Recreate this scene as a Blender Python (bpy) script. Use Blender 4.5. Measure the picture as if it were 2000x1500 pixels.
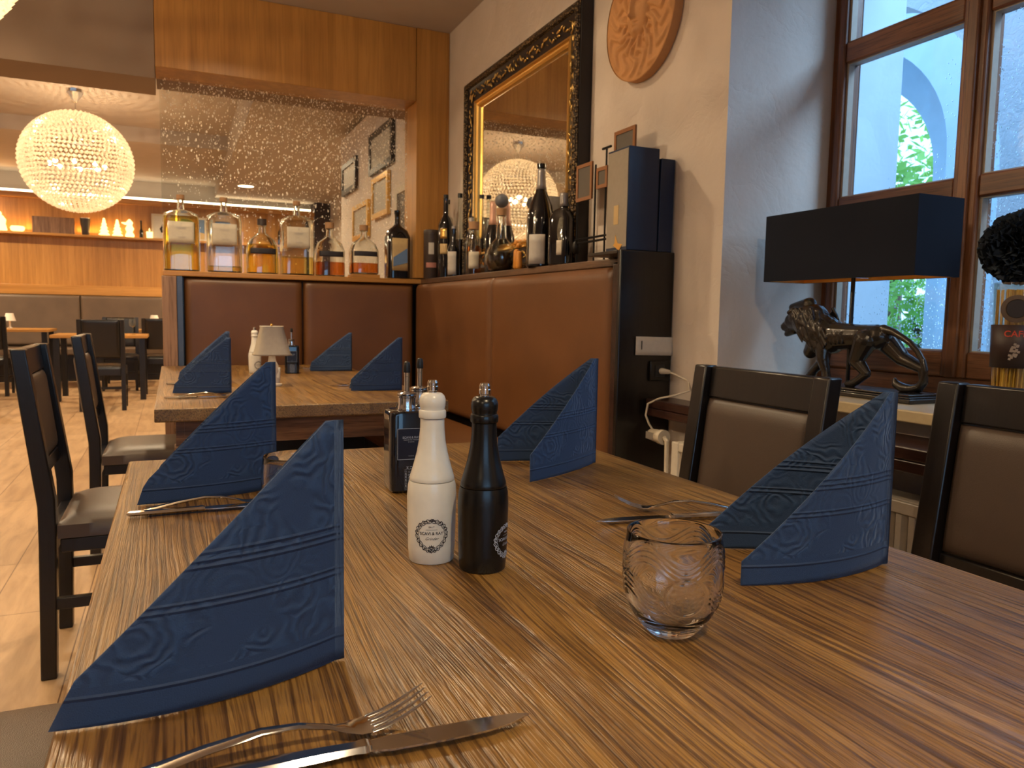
import bpy, math, random
from math import sin, cos, pi, radians, sqrt
from mathutils import Vector, Matrix
random.seed(7)
S = bpy.context.scene
for o in list(bpy.data.objects): bpy.data.objects.remove(o)
C = S.collection
# ---------------------------------------------------------------- camera, world, light, exposure
cam = bpy.data.cameras.new('camera'); camo = bpy.data.objects.new('camera', cam); C.objects.link(camo); S.camera = camo
cam.sensor_width = 36; cam.lens = 1480.3 / 2000 * 36; cam.clip_start = 0.02; cam.clip_end = 200
PI_, RO, YA = radians(5.185), radians(0.987), radians(24.19)
_f = Vector((0, cos(PI_), -sin(PI_))); _u = Vector((0, sin(PI_), cos(PI_))); _r = Vector((1, 0, 0))
_r2 = cos(RO)*_r + sin(RO)*_u; _u2 = -sin(RO)*_r + cos(RO)*_u
_m = Matrix((_r2, _u2, -_f)).transposed()
camo.matrix_world = Matrix.Translation((0, 0, 1.055)) @ (Matrix.Rotation(-YA, 3, 'Z') @ _m).to_4x4()
cam.dof.use_dof = True; cam.dof.focus_distance = 0.95; cam.dof.aperture_fstop = 15.0
S.view_settings.view_transform = 'Standard'; S.view_settings.look = 'None'; S.view_settings.gamma = 1
S.view_settings.exposure = 0.6; S.view_settings.use_curve_mapping = False
W = bpy.data.worlds.new('sky'); S.world = W; W.use_nodes = True
bg = W.node_tree.nodes['Background']; bg.inputs[0].default_value = (0.37, 0.67, 1.0, 1); bg.inputs[1].default_value = 2.3
def area(name, loc, size, power, col=(1, .66, .36), rot=(0, 0, 0), sy=None, spread=None):
    l = bpy.data.lights.new(name, 'AREA'); l.energy = power; l.color = col; l.size = size
    if sy: l.shape = 'RECTANGLE'; l.size_y = sy
    else: l.shape = 'DISK'
    if spread: l.spread = spread
    o = bpy.data.objects.new(name, l); C.objects.link(o); o.location = loc; o.rotation_euler = rot; return o
def point(name, loc, power, col, r=.03):
    l = bpy.data.lights.new(name, 'POINT'); l.energy = power; l.color = col; l.shadow_soft_size = r
    o = bpy.data.objects.new(name, l); C.objects.link(o); o.location = loc; return o
WARM = (1, .765, .48)
sl_ = bpy.data.lights.new('daylight', 'SUN'); sl_.energy = 6.5; sl_.color = (.44, .70, 1.0); sl_.angle = radians(50)
sun = bpy.data.objects.new('daylight', sl_); C.objects.link(sun); sun.rotation_euler = Vector((-.50, .56, -.50)).to_track_quat('-Z', 'Y').to_euler()
# recessed ceiling spots of the front room and the back room
for i, (x, y, p) in enumerate([(.35, 3.3, 16), (-1.5, 4.0, 20), (.3, -.6, 20), (-2.2, 1.0, 24), (-1.9, -1.8, 22)]):
    area('ceiling_spot_light', (x, y, 2.77), .11, p, WARM, spread=radians(150))
for x, y, p in [(-2.6, 7.5, 55), (-.2, 6.2, 34), (.95, 9.0, 45), (-2.8, 11.3, 75), (.9, 11.6, 60)]:
    area('ceiling_spot_light', (x, y, 2.84 if x > .6 else 3.0), .14, p, WARM, spread=radians(160))
# ---------------------------------------------------------------- materials
def nt(name):
    m = bpy.data.materials.new(name); m.use_nodes = True
    t = m.node_tree; b = t.nodes['Principled BSDF']; return m, t, b
def N(t, typ, **k):
    n = t.nodes.new(typ)
    for a, v in k.items():
        if a.startswith('i_'): n.inputs[a[2:].replace('_', ' ')].default_value = v
        else: setattr(n, a, v)
    return n
def L(t, a, b): t.links.new(a, b)
def ramp(t, fac, stops):
    r = N(t, 'ShaderNodeValToRGB'); e = r.color_ramp.elements
    while len(e) < len(stops): e.new(.5)
    for i, (p, c) in enumerate(stops): e[i].position = p; e[i].color = (*c, 1) if len(c) == 3 else c
    L(t, fac, r.inputs[0]); return r.outputs[0]
def math_(t, op, a, b=None, c=None, clamp=False):
    n = N(t, 'ShaderNodeMath', operation=op); n.use_clamp = clamp
    for i, v in enumerate((a, b, c)):
        if v is None: continue
        if isinstance(v, (int, float)): n.inputs[i].default_value = v
        else: L(t, v, n.inputs[i])
    return n.outputs[0]
def coords(t, scale=(1, 1, 1), rot=(0, 0, 0), loc=(0, 0, 0), kind='Object'):
    tc = N(t, 'ShaderNodeTexCoord'); mp = N(t, 'ShaderNodeMapping')
    mp.inputs['Scale'].default_value = scale; mp.inputs['Rotation'].default_value = rot; mp.inputs['Location'].default_value = loc
    L(t, tc.outputs[kind], mp.inputs['Vector']); return mp.outputs[0]
def noise(t, vec, scale, detail=3, rough=.5, dist=0):
    n = N(t, 'ShaderNodeTexNoise'); n.inputs['Scale'].default_value = scale; n.inputs['Detail'].default_value = detail
    n.inputs['Roughness'].default_value = rough; n.inputs['Distortion'].default_value = dist
    L(t, vec, n.inputs['Vector']); return n.outputs['Fac']
def bump(t, b, h, strength, dist=.002):
    n = N(t, 'ShaderNodeBump'); n.inputs['Strength'].default_value = strength; n.inputs['Distance'].default_value = dist
    L(t, h, n.inputs['Height']); L(t, n.outputs[0], b.inputs['Normal'])
def plain(name, col, rough=.5, metal=0, bs=0, bscale=60, trans=0, ior=1.45, coat=0, spec=None):
    m, t, b = nt(name)
    b.inputs['Base Color'].default_value = (*col, 1); b.inputs['Roughness'].default_value = rough; b.inputs['Metallic'].default_value = metal
    b.inputs['Transmission Weight'].default_value = trans; b.inputs['IOR'].default_value = ior; b.inputs['Coat Weight'].default_value = coat
    if spec is not None: b.inputs['Specular IOR Level'].default_value = spec
    v = coords(t); n = noise(t, v, bscale, 3)
    c = N(t, 'ShaderNodeMixRGB', blend_type='MULTIPLY'); c.inputs[0].default_value = 1 if not trans else 0
    c.inputs[1].default_value = (*col, 1); L(t, ramp(t, n, [(.3, (.92,)*3), (.7, (1.0,)*3)]), c.inputs[2]); L(t, c.outputs[0], b.inputs['Base Color'])
    if bs: bump(t, b, n, bs)
    return m
def wood(name, cols, axis=1, pore=.75, plank=.0, rough=.35, grain=1.0, bs=.3, freq=1.0, coat=0, plankrow=None, spec=None):
    """cols dark->light; axis = direction of grain in object space; plank = board width across"""
    m, t, b = nt(name)
    acr = 0 if axis != 0 else 1
    tc = N(t, 'ShaderNodeTexCoord'); sp = N(t, 'ShaderNodeSeparateXYZ'); L(t, tc.outputs['Object'], sp.inputs[0])
    ax = ['X', 'Y', 'Z']; al = sp.outputs[ax[axis]]; ac = sp.outputs[ax[acr]]; th = sp.outputs[ax[3 - axis - acr]]
    if plank:
        pid = math_(t, 'FLOOR', math_(t, 'DIVIDE', ac, plank))
        wn = N(t, 'ShaderNodeTexWhiteNoise', noise_dimensions='1D'); L(t, pid, wn.inputs['W'])
        off = math_(t, 'MULTIPLY', wn.outputs['Value'], 7.3); rnd = wn.outputs['Value']
    else: off = None
    al2 = math_(t, 'ADD', al, off) if off else al
    cb = N(t, 'ShaderNodeCombineXYZ')
    L(t, math_(t, 'MULTIPLY', ac, 1.0), cb.inputs[0]); L(t, math_(t, 'MULTIPLY', al2, .10), cb.inputs[1]); L(t, math_(t, 'ADD', th, off if off else 0.0), cb.inputs[2])
    v = cb.outputs[0]
    big = noise(t, v, 5*freq, 2, .5, .4)
    rings = math_(t, 'SINE', math_(t, 'MULTIPLY', big, 46*grain))
    cb2 = N(t, 'ShaderNodeCombineXYZ'); L(t, ac, cb2.inputs[0]); L(t, math_(t, 'MULTIPLY', al2, .035), cb2.inputs[1]); L(t, th, cb2.inputs[2])
    pores = noise(t, cb2.outputs[0], 330*freq, 3, .6)
    fine = noise(t, cb2.outputs[0], 70*freq, 4, .6, .3)
    f = math_(t, 'ADD', math_(t, 'MULTIPLY', rings, .13), math_(t, 'MULTIPLY', fine, .9))
    if plank: f = math_(t, 'ADD', f, math_(t, 'MULTIPLY', math_(t, 'SUBTRACT', rnd, .5), .28))
    n = len(cols)
    col = ramp(t, f, [(.22 + .55*i/(n-1), c) for i, c in enumerate(cols)])
    mx = N(t, 'ShaderNodeMixRGB', blend_type='MULTIPLY'); mx.inputs[0].default_value = pore
    L(t, col, mx.inputs[1]); L(t, ramp(t, pores, [(.36, (.42, .36, .3)), (.5, (1, 1, 1))]), mx.inputs[2])
    out = mx.outputs[0]
    if plank:
        fr = math_(t, 'FRACT', math_(t, 'DIVIDE', ac, plank)); ed = math_(t, 'MINIMUM', fr, math_(t, 'SUBTRACT', 1.0, fr))
        line = math_(t, 'LESS_THAN', ed, .004 / plank * .25)
        m2 = N(t, 'ShaderNodeMixRGB', blend_type='MIX'); L(t, math_(t, 'MULTIPLY', line, .6), m2.inputs[0]); L(t, out, m2.inputs[1]); m2.inputs[2].default_value = (*cols[0], 1); out = m2.outputs[0]
    L(t, out, b.inputs['Base Color']); b.inputs['Roughness'].default_value = rough; b.inputs['Coat Weight'].default_value = coat
    if spec is not None: b.inputs['Specular IOR Level'].default_value = spec
    if bs: bump(t, b, math_(t, 'ADD', math_(t, 'MULTIPLY', pores, 1.0), math_(t, 'MULTIPLY', rings, .25)), bs, .0012)
    return m
def thin_glass(name, tint=(1, 1, 1), rough=0, refl=1.45, extra=None, bumpy=None):
    m = bpy.data.materials.new(name); m.use_nodes = True; t = m.node_tree; t.nodes.clear()
    o = N(t, 'ShaderNodeOutputMaterial'); tr = N(t, 'ShaderNodeBsdfTransparent'); tr.inputs[0].default_value = (*tint, 1)
    g = N(t, 'ShaderNodeBsdfGlossy'); g.inputs['Roughness'].default_value = rough; fr = N(t, 'ShaderNodeFresnel'); ge = N(t, 'ShaderNodeNewGeometry')
    L(t, math_(t, 'ADD', math_(t, 'MULTIPLY', ge.outputs['Backfacing'], 1/refl-refl), refl), fr.inputs[0])   # same reflectance on both faces of the sheet
    mx = N(t, 'ShaderNodeMixShader'); L(t, fr.outputs[0], mx.inputs[0]); L(t, tr.outputs[0], mx.inputs[1]); L(t, g.outputs[0], mx.inputs[2])
    sh = mx.outputs[0]
    if extra: sh = extra(t, sh, g, fr)
    L(t, sh, o.inputs[0]); return m
def emis(name, col, s):
    m = bpy.data.materials.new(name); m.use_nodes = True; t = m.node_tree; t.nodes.clear()
    o = N(t, 'ShaderNodeOutputMaterial'); e = N(t, 'ShaderNodeEmission'); e.inputs[0].default_value = (*col, 1); e.inputs[1].default_value = s
    L(t, e.outputs[0], o.inputs[0]); return m
def oak_top():
    m, t, b = nt('table_oak'); tc = N(t, 'ShaderNodeTexCoord'); sp = N(t, 'ShaderNodeSeparateXYZ'); L(t, tc.outputs['Object'], sp.inputs[0]); x, y, z = sp.outputs
    pid = math_(t, 'FLOOR', math_(t, 'DIVIDE', math_(t, 'ADD', x, 3.03), .14)); wn = N(t, 'ShaderNodeTexWhiteNoise', noise_dimensions='1D'); L(t, pid, wn.inputs['W']); rnd = wn.outputs['Value']
    def vec(a, b_, c):
        cb = N(t, 'ShaderNodeCombineXYZ')
        for i, q in enumerate((a, b_, c)):
            if isinstance(q, (int, float)): cb.inputs[i].default_value = q
            else: L(t, q, cb.inputs[i])
        return cb.outputs[0]
    yo = math_(t, 'ADD', y, math_(t, 'MULTIPLY', rnd, 9.7)); zz = math_(t, 'ADD', z, math_(t, 'MULTIPLY', rnd, 5.1))
    warp = noise(t, vec(x, math_(t, 'MULTIPLY', yo, .16), zz), 6.5, 2, .4)
    w = math_(t, 'ADD', x, math_(t, 'MULTIPLY', warp, .085))
    lines = noise(t, vec(w, math_(t, 'MULTIPLY', yo, .012), zz), 280, 2, .55)          # growth rings followed by open pores
    dash = noise(t, vec(w, math_(t, 'MULTIPLY', yo, .04), zz), 520, 2, .6)
    broad = noise(t, vec(w, math_(t, 'MULTIPLY', yo, .03), zz), 26, 3, .55); blot = noise(t, vec(x, math_(t, 'MULTIPLY', yo, .45), zz), 9, 4, .6, .5)
    tone = math_(t, 'ADD', math_(t, 'MULTIPLY', broad, .45), math_(t, 'ADD', math_(t, 'MULTIPLY', blot, .6), math_(t, 'MULTIPLY', rnd, .12)))
    base = ramp(t, tone, [(.34, (.125, .058, .014)), (.50, (.215, .110, .028)), (.64, (.28, .150, .040)), (.80, (.34, .195, .06))])
    m1 = N(t, 'ShaderNodeMixRGB', blend_type='MULTIPLY'); m1.inputs[0].default_value = .78; L(t, base, m1.inputs[1]); L(t, ramp(t, lines, [(.38, (.22, .17, .13)), (.46, (.62, .56, .5)), (.52, (1.05, 1.05, 1.0))]), m1.inputs[2])
    m2 = N(t, 'ShaderNodeMixRGB', blend_type='MULTIPLY'); m2.inputs[0].default_value = .6; L(t, m1.outputs[0], m2.inputs[1]); L(t, ramp(t, dash, [(.36, (.35, .3, .27)), (.47, (1, 1, 1))]), m2.inputs[2])
    vo = N(t, 'ShaderNodeTexVoronoi'); vo.inputs['Scale'].default_value = 5.2; L(t, vec(x, math_(t, 'MULTIPLY', y, .7), zz), vo.inputs['Vector'])
    m3 = N(t, 'ShaderNodeMixRGB', blend_type='MULTIPLY'); m3.inputs[0].default_value = 1; L(t, m2.outputs[0], m3.inputs[1]); L(t, ramp(t, vo.outputs['Distance'], [(.02, (.12, .09, .07)), (.045, (1, 1, 1))]), m3.inputs[2])
    L(t, m3.outputs[0], b.inputs['Base Color']); L(t, ramp(t, broad, [(.3, (.36,)*3), (.7, (.27,)*3)]), b.inputs['Roughness']); b.inputs['Specular IOR Level'].default_value = .75
    bump(t, b, math_(t, 'ADD', math_(t, 'MULTIPLY', lines, 1.0), math_(t, 'ADD', math_(t, 'MULTIPLY', dash, .5), math_(t, 'MULTIPLY', blot, .8))), .8, .0022); return m
M_TABLE = oak_top()
M_TABLEEDGE = wood('table_edge_oak', [(.07, .03, .012), (.2, .09, .035), (.33, .17, .07)], axis=0, rough=.4, bs=.3)
M_HONEY = wood('honey_wood', [(.33, .145, .026), (.44, .205, .042), (.54, .27, .065)], axis=2, pore=.25, rough=.36, grain=.25, bs=.05, freq=.3)
M_HONEYX = wood('honey_wood_cross', [(.33, .145, .026), (.44, .205, .042), (.54, .27, .065)], axis=0, pore=.25, rough=.36, grain=.25, bs=.05, freq=.3)
M_WIN = wood('window_wood', [(.10, .032, .011), (.19, .07, .024), (.29, .12, .045)], axis=1, rough=.4, grain=.6, bs=.15, freq=.8)
M_WINZ = wood('window_wood_upright', [(.10, .032, .011), (.19, .07, .024), (.27, .11, .04)], axis=2, rough=.4, grain=.6, bs=.15, freq=.8)
M_DARK = wood('dark_stained_wood', [(.005, .0037, .0035), (.0075, .0055, .005), (.012, .0085, .0075)], axis=2, rough=.28, grain=.4, bs=.05)
M_DARKBOARD = wood('dark_shelf_wood', [(.02, .008, .006), (.035, .014, .01), (.05, .02, .014)], axis=1, rough=.3, grain=.4, bs=.05)
M_OLDWOOD = wood('pale_partition_wood', [(.16, .08, .045), (.24, .13, .075), (.3, .17, .1)], axis=2, rough=.5, bs=.1, freq=.5)
def leather(name, col, rough=.42, sc=700, bs=.25):
    m, t, b = nt(name); v = coords(t)
    vo = N(t, 'ShaderNodeTexVoronoi'); vo.inputs['Scale'].default_value = sc; L(t, v, vo.inputs['Vector'])
    n = noise(t, v, 4, 3)
    c = ramp(t, n, [(.3, tuple(x*.85 for x in col)), (.7, tuple(x*1.1 for x in col))]); L(t, c, b.inputs['Base Color'])
    b.inputs['Roughness'].default_value = rough; bump(t, b, vo.outputs['Distance'], bs, .0006); return m
M_LEATHER = leather('chestnut_leather', (.125, .048, .014), .42, 500, .12)
M_CHLEATHER = leather('dark_brown_leather', (.062, .040, .028), .42, 620, .25)
M_TAUPE = leather('taupe_leather', (.115, .075, .05), .42, 620, .7)
M_REARLEATHER = leather('rear_bench_leather', (.12, .078, .05), .5, 300, .1)
def plaster(name, col, bs=.5, sc=3):
    m, t, b = nt(name); v = coords(t)
    n1 = noise(t, v, sc, 5, .55, .6); n2 = noise(t, v, sc*9, 4, .5)
    L(t, ramp(t, n1, [(.3, tuple(x*.9 for x in col)), (.7, col)]), b.inputs['Base Color']); b.inputs['Roughness'].default_value = .85
    r = math_(t, 'POWER', math_(t, 'ABSOLUTE', math_(t, 'SUBTRACT', n1, .5)), .5)
    bump(t, b, math_(t, 'ADD', r, math_(t, 'MULTIPLY', n2, .35)), bs, .012); return m
M_WALL = plaster('troweled_plaster', (.60, .52, .45), .33, 4)
M_CEIL = plaster('ceiling_plaster', (.46, .38, .31), .1, 2)
M_TAUPEP = plaster('taupe_painted_plaster', (.27, .19, .135), .1, 2)
M_REVEAL = M_WALL
M_STUCCO = plaster('white_stucco', (.62, .63, .66), .6, 20)
M_STUCCO_S = plaster('pale_blue_paint', (.50, .64, .74), .1, 6)
def floor_mat():
    m, t, b = nt('floor_planks'); tc = N(t, 'ShaderNodeTexCoord')
    br = N(t, 'ShaderNodeTexBrick'); mp = N(t, 'ShaderNodeMapping'); mp.inputs['Rotation'].default_value = (0, 0, pi/2); L(t, tc.outputs['Object'], mp.inputs[0]); L(t, mp.outputs[0], br.inputs['Vector'])
    br.inputs['Scale'].default_value = 1; br.inputs['Brick Width'].default_value = 1.2; br.inputs['Row Height'].default_value = .30; br.inputs['Mortar Size'].default_value = .0022; br.inputs['Mortar Smooth'].default_value = .2
    br.inputs['Color1'].default_value = (.36, .225, .115, 1); br.inputs['Color2'].default_value = (.43, .28, .15, 1); br.inputs['Mortar'].default_value = (.13, .065, .03, 1)
    v2 = coords(t, (1, .16, 1)); n = noise(t, v2, 16, 5, .6, .6)
    mx = N(t, 'ShaderNodeMixRGB', blend_type='MULTIPLY'); mx.inputs[0].default_value = .8; L(t, br.outputs['Color'], mx.inputs[1]); L(t, ramp(t, n, [(.3, (.62, .55, .5)), (.62, (1.1, 1.1, 1.1))]), mx.inputs[2])
    L(t, mx.outputs[0], b.inputs['Base Color']); b.inputs['Roughness'].default_value = .36; bump(t, b, math_(t, 'SUBTRACT', n, br.outputs['Fac']), .25, .002); return m
M_FLOOR = floor_mat()
def napkin_mat():
    m, t, b = nt('navy_embossed_paper'); tc = N(t, 'ShaderNodeTexCoord'); sp = N(t, 'ShaderNodeSeparateXYZ'); L(t, tc.outputs['UV'], sp.inputs[0])
    v = sp.outputs['Y']; u = sp.outputs['X']
    nz = N(t, 'ShaderNodeTexNoise'); nz.inputs['Scale'].default_value = 22; L(t, tc.outputs['UV'], nz.inputs['Vector'])
    mxv = N(t, 'ShaderNodeMixRGB', blend_type='ADD'); mxv.inputs[0].default_value = .05; L(t, tc.outputs['UV'], mxv.inputs[1]); L(t, nz.outputs['Color'], mxv.inputs[2])
    vo = N(t, 'ShaderNodeTexVoronoi'); vo.inputs['Scale'].default_value = 21; L(t, mxv.outputs[0], vo.inputs['Vector'])
    rings = math_(t, 'SINE', math_(t, 'MULTIPLY', vo.outputs['Distance'], 34))
    vo2 = N(t, 'ShaderNodeTexVoronoi'); vo2.inputs['Scale'].default_value = 95; L(t, mxv.outputs[0], vo2.inputs['Vector'])
    mask = ramp(t, noise(t, tc.outputs['UV'], 15, 1), [(.42, (0, 0, 0)), (.48, (1, 1, 1))])
    flor = math_(t, 'MULTIPLY', math_(t, 'ADD', rings, math_(t, 'MULTIPLY', vo2.outputs['Distance'], 1.2)), mask)
    flor = math_(t, 'MULTIPLY', flor, math_(t, 'GREATER_THAN', v, .03))
    def band(c, w):
        return math_(t, 'MAXIMUM', math_(t, 'SUBTRACT', 1.0, math_(t, 'DIVIDE', math_(t, 'ABSOLUTE', math_(t, 'SUBTRACT', v, c)), w*1.6)), 0.0)
    zone = math_(t, 'LESS_THAN', math_(t, 'ABSOLUTE', math_(t, 'SUBTRACT', v, .098)), .013)
    flor = math_(t, 'MULTIPLY', flor, math_(t, 'SUBTRACT', 1.0, math_(t, 'MULTIPLY', zone, .6)))
    lines = None
    for c, w in [(.022, .0013), (.078, .0013), (.083, .0011), (.109, .0013), (.114, .0012), (.120, .0013)]:
        x = band(c, w); lines = x if lines is None else math_(t, 'ADD', lines, x)
    pap = noise(t, tc.outputs['UV'], 900, 3)
    h = math_(t, 'ADD', math_(t, 'ADD', math_(t, 'MULTIPLY', flor, .6), math_(t, 'MULTIPLY', lines, 1.8)), math_(t, 'MULTIPLY', pap, .5))
    b.inputs['Base Color'].default_value = (.012, .032, .088, 1)
    L(t, ramp(t, math_(t, 'ADD', math_(t, 'MULTIPLY', flor, .25), .5), [(.2, (.008, .027, .082)), (.9, (.015, .046, .125))]), b.inputs['Base Color'])
    b.inputs['Roughness'].default_value = .72; b.inputs['Sheen Weight'].default_value = .25; b.inputs['Sheen Tint'].default_value = (.4, .6, 1, 1); b.inputs['Sheen Roughness'].default_value = .4
    bump(t, b, h, .75, .0012); return m
M_NAPKIN = napkin_mat()
M_WHITE = plain('white_lacquer', (.72, .69, .62), .3, coat=.3)
M_BLACK = plain('black_matt_lacquer', (.004, .004, .0045), .27, spec=.55)
M_BLACKGLOSS = plain('black_gloss', (.006, .006, .009), .1, coat=.5)
M_CHROME = plain('chrome', (.75, .75, .76), .12, 1)
M_STEEL = plain('polished_steel', (.7, .69, .68), .1, 1)
M_RUBBER = plain('black_rubber', (.012, .012, .013), .4)
M_INK = plain('dark_ink', (.02, .016, .02), .6)
M_SILVERINK = plain('silver_ink', (.35, .38, .45), .45)
M_PAPER = plain('off_white_paper', (.55, .5, .43), .6)
M_GOLD = plain('antique_gold', (.55, .36, .12), .33, .85, .4, 300)
M_GOLDB = plain('bright_gold', (.75, .46, .13), .28, .9, .2, 200)
def carved(name, col, dark):
    m, t, b = nt(name); v = coords(t)
    vo = N(t, 'ShaderNodeTexVoronoi'); vo.inputs['Scale'].default_value = 95; vo.inputs['Randomness'].default_value = .8; L(t, v, vo.inputs['Vector']); n = noise(t, v, 60, 3, .6, 1.5)
    h = math_(t, 'ADD', math_(t, 'MULTIPLY', vo.outputs['Distance'], -1.0), n)
    L(t, ramp(t, h, [(.0, dark), (.45, col)]), b.inputs['Base Color']); b.inputs['Metallic'].default_value = .6; b.inputs['Roughness'].default_value = .38
    bump(t, b, h, .9, .006); return m
M_CARVED = carved('carved_bronze_gold', (.32, .21, .09), (.03, .018, .01))
M_BLACKWOOD = plain('black_frame_paint', (.012, .008, .009), .4, bs=.1)
M_MIRROR = plain('mirror_silver', (.86, .86, .84), .015, 1)
M_TERRA = plain('terracotta', (.52, .255, .095), .75, bs=.35, bscale=45)
M_NAVYBOX = plain('navy_card_box', (.006, .017, .05), .45)
M_SHADE = plain('black_lamp_fabric', (.0055, .008, .017), .75, bs=.1, bscale=800, spec=.2)
M_SHADEIN = plain('gold_foil_lining', (.8, .42, .1), .35, .8)
M_BRONZE = plain('dark_bronze', (.028, .022, .018), .27, .35, bs=.25, bscale=120, coat=.3)
M_STONE = plain('cream_stone', (.45, .36, .22), .4, bs=.05)
M_RAD = plain('radiator_enamel', (.62, .56, .47), .35)
M_CREAM = plain('cream_plastic', (.6, .53, .42), .4)
M_POM = plain('black_tissue_paper', (.018, .027, .042), .7)
M_CORK = plain('cork', (.35, .19, .09), .8, bs=.3, bscale=200)
M_BROWNTIN = plain('brown_tin', (.045, .028, .022), .5)
M_GLASS = plain('clear_glass', (1, 1, 1), .0, trans=1, ior=1.47)
M_THIN = thin_glass('thin_bottle_glass', (.90, .92, .88), .03, 2.0)
M_BGLASS = plain('bottle_glass', (.96, .98, .95), .0, trans=1, ior=1.5)
M_DGLASS = plain('dark_bottle_glass', (.006, .006, .008), .06, coat=.5)
M_LABEL = plain('cream_label', (.52, .46, .36), .6)
M_GREYLABEL = plain('grey_label', (.45, .41, .36), .6)
M_ORANGEW = plain('orange_wood_figure', (.55, .22, .03), .35)
M_PINK = plain('pink_foil', (.62, .36, .27), .35, .3)
M_FOIL = plain('grey_foil', (.3, .28, .27), .35, .4)
M_BLUEL = plain('blue_label', (.12, .2, .35), .5)
M_SANDL = plain('sand_label', (.5, .35, .16), .5)
M_PORC = plain('ivory_porcelain', (.68, .6, .48), .3)
M_SILK = plain('champagne_silk', (.42, .36, .28), .5, bs=.3, bscale=60)
M_IRON = plain('black_iron', (.012, .011, .011), .4, .5)
M_SLATE = plain('slate_board', (.10, .085, .07), .6)
M_FRAMEWOOD = plain('small_frame_wood', (.25, .10, .035), .4)
M_LEAF = plain('tree_leaves', (.16, .36, .08), .6)
def _leaf():
    t = M_LEAF.node_tree; b = t.nodes['Principled BSDF']; tl = N(t, 'ShaderNodeBsdfTranslucent'); tl.inputs[0].default_value = (.25, .5, .1, 1); mx = N(t, 'ShaderNodeMixShader'); mx.inputs[0].default_value = .5
    L(t, b.outputs[0], mx.inputs[1]); L(t, tl.outputs[0], mx.inputs[2]); L(t, mx.outputs[0], t.nodes['Material Output'].inputs[0])
_leaf()
M_BARK = plain('tree_bark', (.06, .04, .03), .9)
M_PARASOL = plain('navy_parasol_cloth', (.01, .03, .08), .8)
M_BEIGESTRIP = plain('beige_glazing_bead', (.34, .29, .23), .5)
def liquid(name, col): return thin_glass(name, col, .05, 1.3)
M_AMBER = liquid('golden_spirit', (1.0, .86, .34)); M_YELLOW = liquid('pale_gold_spirit', (.92, .82, .45)); M_RUM = liquid('amber_spirit', (.8, .42, .14)); M_DARKLIQ = plain('dark_liqueur', (.02, .01, .008), .1)
def gaze(t, sh, g, fr):   # bubbles trapped in the partition glass, denser to the top right
    tc = N(t, 'ShaderNodeTexCoord'); mp = N(t, 'ShaderNodeMapping'); mp.inputs['Scale'].default_value = (1, 1, .55); mp.inputs['Rotation'].default_value = (0, .5, 0); L(t, tc.outputs['Object'], mp.inputs[0])
    vo = N(t, 'ShaderNodeTexVoronoi'); vo.inputs['Scale'].default_value = 46; L(t, mp.outputs[0], vo.inputs['Vector'])
    vo2 = N(t, 'ShaderNodeTexVoronoi'); vo2.inputs['Scale'].default_value = 100; L(t, mp.outputs[0], vo2.inputs['Vector'])
    sp = N(t, 'ShaderNodeSeparateXYZ'); L(t, tc.outputs['Object'], sp.inputs[0])
    den = math_(t, 'ADD', math_(t, 'MULTIPLY', math_(t, 'SUBTRACT', sp.outputs['Z'], .1), .34), math_(t, 'MULTIPLY', sp.outputs['X'], .12))
    n = noise(t, tc.outputs['Object'], 5, 3)
    den = math_(t, 'MULTIPLY', math_(t, 'ADD', den, -.05), math_(t, 'ADD', n, .5))
    wn = N(t, 'ShaderNodeSeparateColor'); L(t, vo.outputs['Color'], wn.inputs[0]); wn2 = N(t, 'ShaderNodeSeparateColor'); L(t, vo2.outputs['Color'], wn2.inputs[0])
    k1 = math_(t, 'MULTIPLY', math_(t, 'LESS_THAN', vo.outputs['Distance'], .2), math_(t, 'LESS_THAN', wn.outputs[0], math_(t, 'MULTIPLY', den, 2.6)))
    k2 = math_(t, 'MULTIPLY', math_(t, 'LESS_THAN', vo2.outputs['Distance'], .22), math_(t, 'LESS_THAN', wn2.outputs[0], math_(t, 'MULTIPLY', den, 3.0)))
    k = math_(t, 'MAXIMUM', k1, k2)
    d = N(t, 'ShaderNodeBsdfDiffuse'); d.inputs[0].default_value = (.9, .85, .75, 1); tl = N(t, 'ShaderNodeBsdfTranslucent'); tl.inputs[0].default_value = (.95, .9, .8, 1)
    a = N(t, 'ShaderNodeMixShader'); a.inputs[0].default_value = .5; L(t, d.outputs[0], a.inputs[1]); L(t, tl.outputs[0], a.inputs[2])
    mx = N(t, 'ShaderNodeMixShader'); L(t, math_(t, 'MULTIPLY', k, .75), mx.inputs[0]); L(t, sh, mx.inputs[1]); L(t, a.outputs[0], mx.inputs[2]); return mx.outputs[0]
M_BUBBLE = thin_glass('bubbled_partition_glass', (.9, .9, .88), .0, 1.45, gaze)
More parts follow.
